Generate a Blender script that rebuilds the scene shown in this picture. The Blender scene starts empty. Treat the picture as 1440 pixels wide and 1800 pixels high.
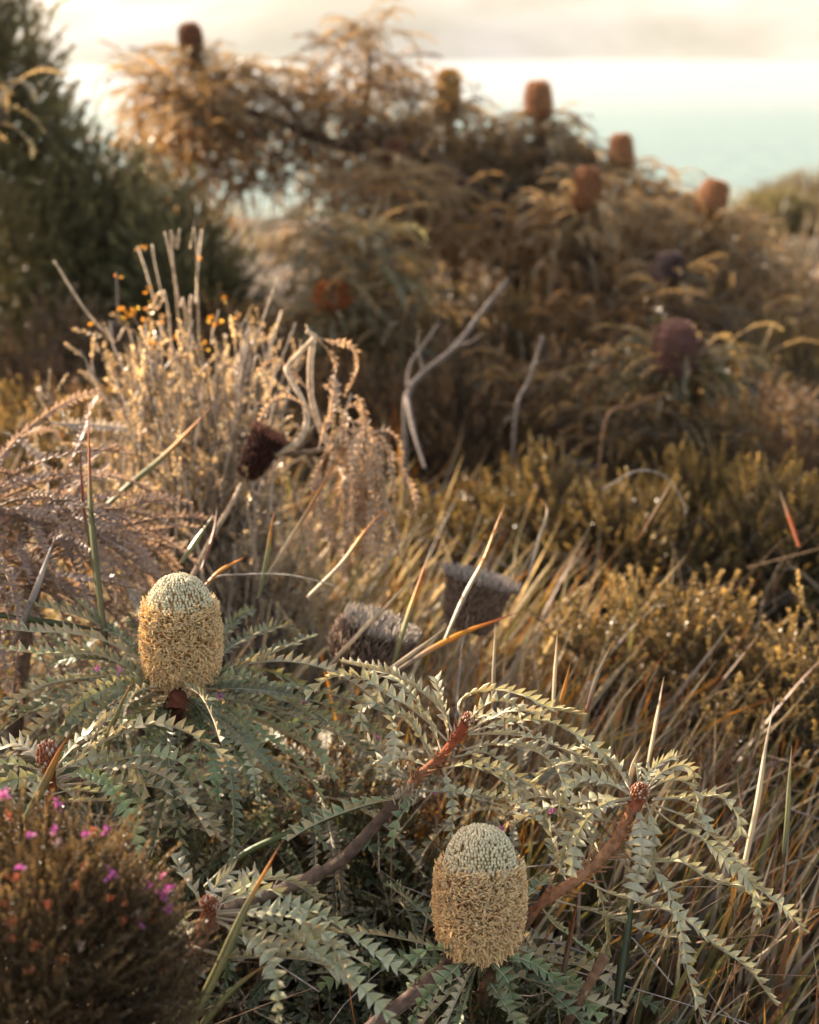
import bpy, math
import numpy as np
from math import radians, sin, cos, pi
from mathutils import Vector

scene = bpy.context.scene
RNG = np.random.default_rng(11)

# ------------------------------------------------------------------ camera, sky, sun, exposure
CAM_Z = 1.25
PITCH = radians(19.4)
cam_d = bpy.data.cameras.new('camera')
cam = bpy.data.objects.new('camera', cam_d)
scene.collection.objects.link(cam)
cam.location = (0, 0, CAM_Z)
cam.rotation_euler = (pi / 2 - PITCH, 0, 0)
cam_d.sensor_fit = 'VERTICAL'
cam_d.sensor_height = 36.0
cam_d.lens = 50.0
cam_d.clip_start = 0.05
cam_d.clip_end = 20000
cam_d.dof.use_dof = True
cam_d.dof.focus_distance = 1.47
cam_d.dof.aperture_fstop = 4.0
scene.camera = cam

SUN_EL, SUN_AZ = radians(21), radians(-52)      # azimuth measured from straight ahead, minus is left
sun_dir = Vector((sin(SUN_AZ) * cos(SUN_EL), cos(SUN_AZ) * cos(SUN_EL), sin(SUN_EL)))
world = bpy.data.worlds.new('World')
scene.world = world
world.use_nodes = True
wn = world.node_tree
sky = wn.nodes.new('ShaderNodeTexSky')
sky.sky_type = 'NISHITA'
sky.sun_disc = False
sky.sun_elevation = SUN_EL
sky.sun_rotation = SUN_AZ
sky.dust_density = 2.0
sky.air_density = 1.0
sky.ozone_density = 0.6
wb = wn.nodes.new('ShaderNodeVectorMath'); wb.operation = 'MULTIPLY'      # hazy warm evening air
wb.inputs[1].default_value = (1.20, 0.96, 0.79)
wn.links.new(sky.outputs[0], wb.inputs[0])
wn.links.new(wb.outputs[0], wn.nodes['Background'].inputs[0])
wn.nodes['Background'].inputs[1].default_value = 0.13
sl = bpy.data.lights.new('sun', 'SUN')
sl.energy = 5.0
sl.angle = radians(0.6)
sl.color = (1.0, 0.83, 0.64)
so = bpy.data.objects.new('sun', sl)
scene.collection.objects.link(so)
so.rotation_euler = (-sun_dir).to_track_quat('-Z', 'Y').to_euler()
scene.view_settings.view_transform = 'Standard'
scene.view_settings.look = 'None'
scene.view_settings.exposure = 1.86
scene.view_settings.gamma = 1.0
scene.render.film_transparent = False
scene.cycles.use_denoising = True
scene.cycles.max_bounces = 8
scene.cycles.diffuse_bounces = 3
scene.cycles.glossy_bounces = 2
scene.cycles.transmission_bounces = 4
scene.cycles.volume_bounces = 1
scene.cycles.sample_clamp_indirect = 6

# ------------------------------------------------------------------ placing helpers
FPX = 2500.0
_R = np.array([1.0, 0, 0]); _F = np.array([0, cos(PITCH), -sin(PITCH)]); _U = np.array([0, sin(PITCH), cos(PITCH)])
def at(px, py, d):
    """point seen at photo pixel (px,py), d metres along the view axis"""
    return np.array([0, 0, CAM_Z]) + d * (_F + _R * (px - 720) / FPX + _U * (900 - py) / FPX)
def ath(px, py, z):
    """point seen at pixel at the height z"""
    v = _F + _R * (px - 720) / FPX + _U * (900 - py) / FPX
    return np.array([0, 0, CAM_Z]) + v * ((z - CAM_Z) / v[2])
def norm(v):
    v = np.asarray(v, float)
    return v / (np.linalg.norm(v, axis=-1, keepdims=True) + 1e-12)
def ground(x, y):
    x = np.asarray(x, float); y = np.asarray(y, float)
    z = 0.035 * np.sin(x * 2.1 + 0.7) * np.cos(y * 1.7) + 0.02 * np.sin(x * 5.3 + y * 4.1)
    z = z + 0.10 * np.clip((x - 2.0) / 3, 0, 1) * np.clip((y - 4) / 3, 0, 1)
    r = np.clip(y - 7.5, 0, None)
    z = z - 0.020 * r ** 2 * (r < 12) - (r >= 12) * (2.88 + 0.48 * (r - 12))
    z = z - np.clip(-y - 3, 0, None) * 0.02
    return np.maximum(z, -44)

# ------------------------------------------------------------------ mesh builder
class MB:
    def __init__(s):
        s.v = []; s.c = []; s.q = []; s.t = []; s.n = 0
    def add(s, v, c, quads=None, tris=None):
        v = np.asarray(v, float).reshape(-1, 3)
        c = np.asarray(c, float)
        if c.ndim == 1: c = np.tile(c, (len(v), 1))
        c = c.reshape(-1, c.shape[-1])[:, :3]
        s.v.append(v); s.c.append(c)
        if quads is not None and len(quads): s.q.append(np.asarray(quads, int).reshape(-1, 4) + s.n)
        if tris is not None and len(tris): s.t.append(np.asarray(tris, int).reshape(-1, 3) + s.n)
        s.n += len(v)
    def arrays(s):
        v = np.concatenate(s.v); c = np.concatenate(s.c)
        q = np.concatenate(s.q) if s.q else np.zeros((0, 4), int)
        t = np.concatenate(s.t) if s.t else np.zeros((0, 3), int)
        return v, c, q, t
    def mesh(s, name, smooth=True):
        v, c, q, t = s.arrays()
        me = bpy.data.meshes.new(name)
        me.vertices.add(len(v)); me.vertices.foreach_set('co', v.astype(np.float32).ravel())
        li = np.concatenate([q.ravel(), t.ravel()]).astype(np.int32)
        nq, nt = len(q), len(t)
        me.loops.add(len(li)); me.loops.foreach_set('vertex_index', li)
        me.polygons.add(nq + nt)
        st = np.concatenate([np.arange(nq) * 4, nq * 4 + np.arange(nt) * 3]).astype(np.int32)
        me.polygons.foreach_set('loop_start', st)
        me.polygons.foreach_set('use_smooth', np.full(nq + nt, smooth, dtype=bool))
        me.update(calc_edges=True)
        ca = me.color_attributes.new('Col', 'FLOAT_COLOR', 'POINT')
        c4 = np.ones((len(v), 4), np.float32); c4[:, :3] = np.clip(c, 0, 1)
        ca.data.foreach_set('color', c4.ravel())
        return me
    def build(s, name, mat, parent=None, smooth=True, loc=None):
        me = s.mesh(name, smooth)
        me.materials.append(mat)
        o = bpy.data.objects.new(name, me)
        scene.collection.objects.link(o)
        if parent is not None:
            o.parent = parent
            if loc is None:                      # vertices are given in world space
                o.matrix_parent_inverse = parent.matrix_basis.inverted()
        if loc is not None: o.location = loc
        return o

def tag(o, label=None, cat=None, group=None, kind=None):
    if label: o['label'] = label
    if cat: o['category'] = cat
    if group: o['group'] = group
    if kind: o['kind'] = kind
    return o
def empty(name, loc, label, cat, group=None):
    o = bpy.data.objects.new(name, None)
    o.empty_display_size = 0.05
    scene.collection.objects.link(o)
    o.location = Vector([float(a) for a in loc])
    return tag(o, label, cat, group)
def copy_tree(o, parent=None):
    c = o.copy(); scene.collection.objects.link(c)
    if parent is not None: c.parent = parent
    for ch in list(o.children): copy_tree(ch, c)
    return c

def frames(paths):
    """paths (K,P,3) -> tangents, and two perpendicular unit fields"""
    T = norm(np.gradient(paths, axis=1))
    ref = np.where(np.abs(T[:, :1, 2:3]) > 0.9, np.array([[[1.0, 0, 0]]]), np.array([[[0, 0, 1.0]]]))
    ref = np.broadcast_to(ref, T.shape)
    A = norm(np.cross(T, ref)); B = np.cross(A, T)
    return T, A, B
def tubes(m, paths, radii, cols, sides=4, cap=False):
    paths = np.asarray(paths, float)
    if paths.ndim == 2: paths = paths[None]
    K, P, _ = paths.shape
    radii = np.broadcast_to(np.asarray(radii, float), (K, P))
    cols = np.asarray(cols, float)
    if cols.ndim == 1: cols = np.broadcast_to(cols, (K, P, 3))
    elif cols.ndim == 2: cols = np.broadcast_to(cols[:, None, :] if len(cols) == K and K != P else cols[None], (K, P, 3))
    T, A, B = frames(paths)
    th = np.arange(sides) / sides * 2 * pi
    ring = A[:, :, None] * np.cos(th)[None, None, :, None] + B[:, :, None] * np.sin(th)[None, None, :, None]
    v = paths[:, :, None] + ring * radii[:, :, None, None]
    c = np.broadcast_to(cols[:, :, None], v.shape)
    k = np.arange(K)[:, None, None] * (P * sides); p = np.arange(P - 1)[None, :, None] * sides
    s0 = np.arange(sides)[None, None, :]; s1 = (s0 + 1) % sides
    q = np.stack([k + p + s0, k + p + s1, k + p + sides + s1, k + p + sides + s0], -1)
    tr = None
    if cap:
        e = k[:, 0] + (P - 1) * sides
        tr = np.stack([np.broadcast_to(e, (K, sides - 2)), e + np.arange(1, sides - 1)[None], e + np.arange(2, sides)[None]], -1)
    m.add(v, c, q, tr)

def catmull(pts, n):
    pts = np.asarray(pts, float)
    if len(pts) == 2: pts = np.array([pts[0], (pts[0] + pts[1]) / 2, pts[1]])
    P = np.vstack([2 * pts[0] - pts[1], pts, 2 * pts[-1] - pts[-2]])
    out = []
    m = len(pts) - 1
    u = np.linspace(0, m, n * 3)
    i = np.minimum(u.astype(int), m - 1); f = (u - i)[:, None]
    p0, p1, p2, p3 = P[i], P[i + 1], P[i + 2], P[i + 3]
    c = 0.5 * (2 * p1 + (p2 - p0) * f + (2 * p0 - 5 * p1 + 4 * p2 - p3) * f ** 2 + (-p0 + 3 * p1 - 3 * p2 + p3) * f ** 3)
    d = np.concatenate([[0], np.cumsum(np.linalg.norm(np.diff(c, axis=0), axis=1))])
    t = np.linspace(0, d[-1], n)
    return np.stack([np.interp(t, d, c[:, k]) for k in range(3)], -1), d[-1]

def px_path(lst, d0, d1=None, n=12, bow=0.0):
    """pixels -> points, depth running from d0 to d1"""
    if d1 is None: d1 = d0
    k = len(lst)
    out = []
    for i, p in enumerate(lst):
        f = i / (k - 1)
        out.append(at(p[0], p[1], d0 + (d1 - d0) * f + bow * sin(pi * f)))
    return np.array(out)

# ------------------------------------------------------------------ materials
def nodes(name):
    m = bpy.data.materials.new(name); m.use_nodes = True
    nt = m.node_tree; b = nt.nodes['Principled BSDF']
    return m, nt, b
def plant_mat(name, rough=0.5, transl=0.25, under=None, under_mix=0.8, spec=0.4, var=0.35, scale=60, tl_tint=(1.0, 0.85, 0.5), bump=0.0):
    m, nt, b = nodes(name)
    at_ = nt.nodes.new('ShaderNodeVertexColor'); at_.layer_name = 'Col'
    nz = nt.nodes.new('ShaderNodeTexNoise'); nz.inputs['Scale'].default_value = scale
    nz.inputs['Detail'].default_value = 3
    tc = nt.nodes.new('ShaderNodeTexCoord')
    nt.links.new(tc.outputs['Object'], nz.inputs['Vector'])
    mr = nt.nodes.new('ShaderNodeMapRange')
    mr.inputs[1].default_value = 0.3; mr.inputs[2].default_value = 0.7
    mr.inputs[3].default_value = 1 - var; mr.inputs[4].default_value = 1 + var
    nt.links.new(nz.outputs[0], mr.inputs[0])
    mul = nt.nodes.new('ShaderNodeVectorMath'); mul.operation = 'SCALE'
    nt.links.new(at_.outputs['Color'], mul.inputs[0]); nt.links.new(mr.outputs[0], mul.inputs['Scale'])
    col = mul.outputs[0]
    if under is not None:
        g = nt.nodes.new('ShaderNodeNewGeometry')
        mx = nt.nodes.new('ShaderNodeMix'); mx.data_type = 'RGBA'
        mm = nt.nodes.new('ShaderNodeMath'); mm.operation = 'MULTIPLY'; mm.inputs[1].default_value = under_mix
        nt.links.new(g.outputs['Backfacing'], mm.inputs[0])
        nt.links.new(mm.outputs[0], mx.inputs[0]); nt.links.new(col, mx.inputs[6])
        mx.inputs[7].default_value = (*under, 1)
        col = mx.outputs[2]
    nt.links.new(col, b.inputs['Base Color'])
    b.inputs['Roughness'].default_value = rough
    b.inputs['Specular IOR Level'].default_value = spec
    if bump:
        bp = nt.nodes.new('ShaderNodeBump'); bp.inputs['Strength'].default_value = bump; bp.inputs['Distance'].default_value = 0.002
        n2 = nt.nodes.new('ShaderNodeTexNoise'); n2.inputs['Scale'].default_value = scale * 6; n2.inputs['Detail'].default_value = 4
        nt.links.new(tc.outputs['Object'], n2.inputs['Vector'])
        nt.links.new(n2.outputs[0], bp.inputs['Height']); nt.links.new(bp.outputs[0], b.inputs['Normal'])
    if transl > 0:
        tl = nt.nodes.new('ShaderNodeBsdfTranslucent')
        tm = nt.nodes.new('ShaderNodeVectorMath'); tm.operation = 'MULTIPLY'
        tm.inputs[1].default_value = tl_tint
        nt.links.new(col, tm.inputs[0]); nt.links.new(tm.outputs[0], tl.inputs[0])
        ms = nt.nodes.new('ShaderNodeMixShader'); ms.inputs[0].default_value = transl
        nt.links.new(b.outputs[0], ms.inputs[1]); nt.links.new(tl.outputs[0], ms.inputs[2])
        nt.links.new(ms.outputs[0], nt.nodes['Material Output'].inputs[0])
    return m
M_LEAF = plant_mat('banksia_leaf', 0.5, 0.22, (0.48, 0.41, 0.28), 0.8, 0.4, 0.22, 70)
M_DRY = plant_mat('dry_leaf', 0.55, 0.35, None, 0, 0.45, 0.25, 70, (1.0, 0.82, 0.6))
M_FAR = plant_mat('far_leaf', 0.30, 0.60, (0.38, 0.29, 0.17), 0.6, 0.8, 0.3, 12, (1.05, 0.85, 0.55))
M_GRASS = plant_mat('sedge', 0.42, 0.35, None, 0, 0.5, 0.25, 25, (1.05, 0.9, 0.55))
M_HEATH = plant_mat('heath_leaf', 0.36, 0.32, None, 0, 0.6, 0.35, 20, (1.05, 0.9, 0.55))
M_BARK = plant_mat('bark', 0.8, 0, None, 0, 0.2, 0.4, 90, bump=0.8)
M_FUZZ = plant_mat('felted_stem', 0.9, 0, None, 0, 0.1, 0.35, 160, bump=1.0)
M_STYLE = plant_mat('flower_style', 0.45, 0.42, None, 0, 0.35, 0.15, 150, (1.0, 0.85, 0.5))
M_BUD = plant_mat('flower_bud', 0.5, 0.1, None, 0, 0.3, 0.12, 200)
M_PETAL = plant_mat('petal', 0.5, 0.35, None, 0, 0.3, 0.2, 100, (1, 0.7, 1))
M_OLD = plant_mat('old_cone', 0.7, 0.1, None, 0, 0.2, 0.3, 120)

def ground_mat():
    m, nt, b = nodes('ground_litter')
    tc = nt.nodes.new('ShaderNodeTexCoord')
    nz = nt.nodes.new('ShaderNodeTexNoise'); nz.inputs['Scale'].default_value = 3; nz.inputs['Detail'].default_value = 9
    n2 = nt.nodes.new('ShaderNodeTexNoise'); n2.inputs['Scale'].default_value = 45; n2.inputs['Detail'].default_value = 6
    cr = nt.nodes.new('ShaderNodeValToRGB')
    e = cr.color_ramp.elements
    e[0].position = 0.3; e[0].color = (0.03, 0.02, 0.012, 1)
    e[1].position = 0.72; e[1].color = (0.12, 0.08, 0.045, 1)
    x = e.new(0.5); x.color = (0.06, 0.042, 0.022, 1)
    mx = nt.nodes.new('ShaderNodeMath'); mx.operation = 'ADD'; mx.use_clamp = True
    ml = nt.nodes.new('ShaderNodeMath'); ml.operation = 'MULTIPLY_ADD'; ml.inputs[1].default_value = 0.6; ml.inputs[2].default_value = -0.3
    nt.links.new(tc.outputs['Object'], nz.inputs[0]); nt.links.new(tc.outputs['Object'], n2.inputs[0])
    nt.links.new(n2.outputs[0], ml.inputs[0]); nt.links.new(nz.outputs[0], mx.inputs[0]); nt.links.new(ml.outputs[0], mx.inputs[1])
    nt.links.new(mx.outputs[0], cr.inputs[0]); nt.links.new(cr.outputs[0], b.inputs['Base Color'])
    b.inputs['Roughness'].default_value = 0.95
    bp = nt.nodes.new('ShaderNodeBump'); bp.inputs['Strength'].default_value = 0.8; bp.inputs['Distance'].default_value = 0.02
    nt.links.new(n2.outputs[0], bp.inputs['Height']); nt.links.new(bp.outputs[0], b.inputs['Normal'])
    return m
def sea_mat():
    m, nt, b = nodes('sea_water')
    tc = nt.nodes.new('ShaderNodeTexCoord')
    mp = nt.nodes.new('ShaderNodeMapping'); mp.inputs['Scale'].default_value = (0.5, 1.0, 1)
    nz = nt.nodes.new('ShaderNodeTexNoise'); nz.inputs['Scale'].default_value = 0.25; nz.inputs['Detail'].default_value = 7
    nt.links.new(tc.outputs['Object'], mp.inputs[0]); nt.links.new(mp.outputs[0], nz.inputs[0])
    bp = nt.nodes.new('ShaderNodeBump'); bp.inputs['Strength'].default_value = 1.0; bp.inputs['Distance'].default_value = 2.0
    nt.links.new(nz.outputs[0], bp.inputs['Height']); nt.links.new(bp.outputs[0], b.inputs['Normal'])
    n3 = nt.nodes.new('ShaderNodeTexNoise'); n3.inputs['Scale'].default_value = 0.006; n3.inputs['Detail'].default_value = 4
    m3 = nt.nodes.new('ShaderNodeMapping'); m3.inputs['Scale'].default_value = (0.25, 1.0, 1)
    nt.links.new(tc.outputs['Object'], m3.inputs[0]); nt.links.new(m3.outputs[0], n3.inputs[0])
    cr = nt.nodes.new('ShaderNodeValToRGB')
    cr.color_ramp.elements[0].position = 0.35; cr.color_ramp.elements[0].color = (0.13, 0.21, 0.19, 1)
    cr.color_ramp.elements[1].position = 0.7; cr.color_ramp.elements[1].color = (0.16, 0.25, 0.225, 1)
    nt.links.new(n3.outputs[0], cr.inputs[0])
    # paler base colour painted in for the bright glint on the far water
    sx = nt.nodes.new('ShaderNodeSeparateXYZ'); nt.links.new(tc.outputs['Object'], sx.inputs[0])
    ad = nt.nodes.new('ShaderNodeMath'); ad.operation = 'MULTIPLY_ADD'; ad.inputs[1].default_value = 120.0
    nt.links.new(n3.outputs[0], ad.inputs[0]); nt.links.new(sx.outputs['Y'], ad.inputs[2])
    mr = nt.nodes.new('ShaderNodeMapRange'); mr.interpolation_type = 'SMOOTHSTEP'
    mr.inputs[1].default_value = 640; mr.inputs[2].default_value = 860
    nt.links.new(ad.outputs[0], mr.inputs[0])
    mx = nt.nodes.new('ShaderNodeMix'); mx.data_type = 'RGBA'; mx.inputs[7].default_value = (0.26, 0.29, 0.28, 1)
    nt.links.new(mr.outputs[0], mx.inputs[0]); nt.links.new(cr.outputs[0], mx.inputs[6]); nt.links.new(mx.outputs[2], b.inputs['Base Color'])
    b.inputs['Roughness'].default_value = 0.45
    b.inputs['IOR'].default_value = 1.33
    b.inputs['Specular IOR Level'].default_value = 0.25
    return m
def hill_mat():
    m, nt, b = nodes('far_hills')
    tc = nt.nodes.new('ShaderNodeTexCoord')
    nz = nt.nodes.new('ShaderNodeTexNoise'); nz.inputs['Scale'].default_value = 0.006; nz.inputs['Detail'].default_value = 7
    cr = nt.nodes.new('ShaderNodeValToRGB')
    cr.color_ramp.elements[0].position = 0.42; cr.color_ramp.elements[0].color = (0.12, 0.12, 0.07, 1)
    cr.color_ramp.elements[1].position = 0.66; cr.color_ramp.elements[1].color = (0.30, 0.29, 0.27, 1)
    nt.links.new(tc.outputs['Object'], nz.inputs[0]); nt.links.new(nz.outputs[0], cr.inputs[0]); nt.links.new(cr.outputs[0], b.inputs['Base Color'])
    b.inputs['Roughness'].default_value = 0.95
    return m

# ------------------------------------------------------------------ setting
def grid(m, xs, ys, zf, col):
    X, Y = np.meshgrid(xs, ys)
    Z = zf(X, Y)
    v = np.stack([X, Y, Z], -1)
    ny, nx = X.shape
    i = np.arange(ny - 1)[:, None] * nx + np.arange(nx - 1)[None]
    q = np.stack([i, i + 1, i + nx + 1, i + nx], -1)
    m.add(v, np.array(col), q)
g = MB()
s = np.linspace(-1, 1, 141)
xs = np.sign(s) * (np.abs(s) * 10 + (np.abs(s) ** 6) * 900)
u = np.linspace(0, 1, 190)
ys = -12 + u * 34 + (u ** 9) * 160
grid(g, xs, ys, ground, (0.1, 0.08, 0.05))
tag(g.build('ground', ground_mat()), kind='structure')
g = MB()
grid(g, np.linspace(-3650, 3650, 31), np.linspace(40, 4150, 31), lambda X, Y: X * 0 - 40.0, (0.1, 0.2, 0.2))
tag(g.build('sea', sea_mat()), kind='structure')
def hillz(X, Y):
    base = np.clip((Y - 1250 - 70 * np.sin(X / 330 + 1) - 40 * np.sin(X / 120)) / 900, 0, 1)
    h = 150 * base ** 0.6 * (1 + 0.25 * np.sin(X / 520 + 0.4) + 0.12 * np.sin(X / 170 + Y / 210) + 0.06 * np.sin(X / 60 + Y / 90))
    return -43 + h
g = MB()
grid(g, np.linspace(-3500, 3500, 141), np.linspace(1200, 4150, 90), hillz, (0.2, 0.2, 0.1))
tag(g.build('hills', hill_mat()), kind='structure')

# ------------------------------------------------------------------ the toothed banksia leaf
SAGE = np.array([0.39, 0.385, 0.245]); SAGE2 = np.array([0.50, 0.48, 0.33]); GREEN = np.array([0.13, 0.185, 0.085])
CREAM = np.array([0.52, 0.44, 0.30]); TAN = np.array([0.40, 0.29, 0.18])
def leaf(m, ctrl, width, up=(0, 0, 1), roll=0.0, twist=0.0, fold=0.6, pitch=0.0085, col=SAGE, rib=CREAM, hi=True, petiole=0.12, rng=RNG, petcol=None, droopy=0.0):
    _, L = catmull(ctrl, 8)
    nl = max(6, int(L * (1 - petiole) / pitch))
    S = 2 * nl + 1
    npet = max(2, int(petiole * S))
    P, L = catmull(ctrl, S + npet)
    T = norm(np.gradient(P, axis=0))
    up = np.asarray(up, float)
    N = up[None] - (T @ up)[:, None] * T
    bad = np.linalg.norm(N, axis=1) < 0.25
    N[bad] += norm(np.cross(T[bad], [1.0, 0.2, 0])) * 0.5
    # parallel smoothing of the normals
    for _ in range(6):
        N[1:-1] = (N[:-2] + N[1:-1] * 2 + N[2:]) / 4
    N = norm(N - np.sum(N * T, 1, keepdims=True) * T)
    a = roll + twist * np.linspace(0, 1, len(P))
    B = np.cross(T, N)
    N, B = N * np.cos(a)[:, None] + B * np.sin(a)[:, None], B * np.cos(a)[:, None] - N * np.sin(a)[:, None]
    Pl, Tl, Nl, Bl = P[npet:], T[npet:], N[npet:], B[npet:]
    i0 = np.arange(nl) * 2
    f = (i0 + 1) / S
    w = width * np.minimum(1, 0.22 + f / 0.28) * np.clip((1.0 - f) / 0.16, 0.35, 1.0) ** 0.8
    w = w * rng.uniform(0.86, 1.12, nl)
    wob = rng.normal(0, 0.18, nl) + 0.35 * np.sin(np.arange(nl) * rng.uniform(.25, .7) + rng.uniform(0, 6))
    colv = col * (1 + rng.normal(0, 0.09, (nl, 1)))
    edge = rib * 0.9 if rng.uniform() < .55 else np.array([.30, .19, .12])
    pl = L * (1 - petiole) / nl
    for sg in (1, -1):
        fo = fold + wob + rng.normal(0, 0.1, nl)
        j = i0 if sg > 0 else i0
        A_, M_, B_ = Pl[j], Pl[j + 1], Pl[j + 2]
        out = Bl[j + 1] * (sg * np.cos(fo))[:, None] + Nl[j + 1] * np.sin(fo)[:, None]
        apex = M_ + out * w[:, None] + Tl[j + 1] * (pl * rng.uniform(0.25, 0.75, nl))[:, None] - Nl[j + 1] * (droopy * w)[:, None]
        if hi:
            a1 = A_ * 0.45 + apex * 0.55 - Tl[j + 1] * 0.13 * pl
            b1 = B_ * 0.45 + apex * 0.55 + Tl[j + 1] * 0.05 * pl
            mm = (A_ + B_) * 0.24 + apex * 0.52 - np.cross(Tl[j + 1], out) * (sg * 0.2 * w)[:, None]
            v = np.stack([A_ + Tl[j + 1] * 0, M_, B_, a1, mm, b1, apex + Tl[j + 1] * 0.1 * pl + Nl[j + 1] * (rng.uniform(-.22, .3, nl) * w)[:, None]], 1)
            cc = np.stack([colv * 0.95, colv, colv * 0.95, colv * .75 + edge * .35, colv, colv * .75 + edge * .35, colv * 0.4 + edge * 0.6], 1)
            b = np.arange(nl)[:, None] * 7
            if sg > 0:
                q = np.concatenate([b + [0, 3, 4, 1], b + [1, 4, 5, 2]]); t = np.concatenate([b + [3, 6, 4], b + [4, 6, 5]])
            else:
                q = np.concatenate([b + [0, 1, 4, 3], b + [1, 2, 5, 4]]); t = np.concatenate([b + [3, 4, 6], b + [4, 5, 6]])
            m.add(v, cc, q, t)
        else:
            v = np.stack([A_, B_, apex], 1); cc = np.stack([colv, colv, colv * 1.1], 1)
            b = np.arange(nl)[:, None] * 3
            m.add(v, cc, None, b + ([0, 2, 1] if sg > 0 else [0, 1, 2]))
    rr = np.linspace(1, 0.35, len(P)) * (0.0011 if hi else 0.0016) * (width / 0.010) ** 0.5
    rr[:npet] *= 1.25
    rc = np.tile(rib * 0.8, (len(P), 1))
    if petcol is not None:
        ff = np.clip(np.linspace(1, 0, len(P)) * 4 - 3.1, 0, 1)[:, None]
        rc = rc * (1 - ff) + np.asarray(petcol) * ff
    if hi:
        tubes(m, P[::1] - N * 0.0004, rr, rc, 5)
    else:
        tubes(m, P[::3], rr[::3], rc[::3], 3)

def arch(base, az, el, L, droop, n=7, rng=RNG, curl=0.0):
    """a leaf path that leaves the base and bends over under its weight"""
    pts = [np.array(base, float)]
    a, e = az, el
    for i in range(n):
        d = np.array([cos(a) * cos(e), sin(a) * cos(e), sin(e)])
        pts.append(pts[-1] + d * L / n)
        e -= droop / n * (0.6 + 0.8 * i / n); a += curl / n
        e = max(e, -1.5)
    return np.array(pts)
def rosette(m, c, n, L, el=(0.1, 1.1), droop=(1.0, 2.2), width=0.009, hi=False, col=SAGE, rib=CREAM, rng=RNG, axis=(0, 0, 1), pitch=0.010, az0=0, azr=2 * pi, colvar=0.15, spread=0.0, petcol=None, fold=0.6):
    axis = np.asarray(axis, float)
    for i in range(n):
        az = az0 + azr * (i + rng.uniform(-0.5, 0.5)) / n
        p = arch(np.asarray(c) + rng.normal(0, spread, 3) if spread else c, az, rng.uniform(*el), L * rng.uniform(0.75, 1.15), rng.uniform(*droop), rng=rng, curl=rng.normal(0, 0.5))
        h = (np.arange(len(p)) / (len(p) - 1))[:, None]
        p = p + (axis - [0, 0, 1]) * h * L * 0.4
        leaf(m, p, width * rng.uniform(0.85, 1.15), roll=rng.normal(0, 0.35), twist=rng.normal(0, 0.8), pitch=pitch,
             col=col * (1 + rng.normal(0, colvar)), rib=rib, hi=hi, rng=rng, petcol=petcol, fold=fold)

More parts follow.
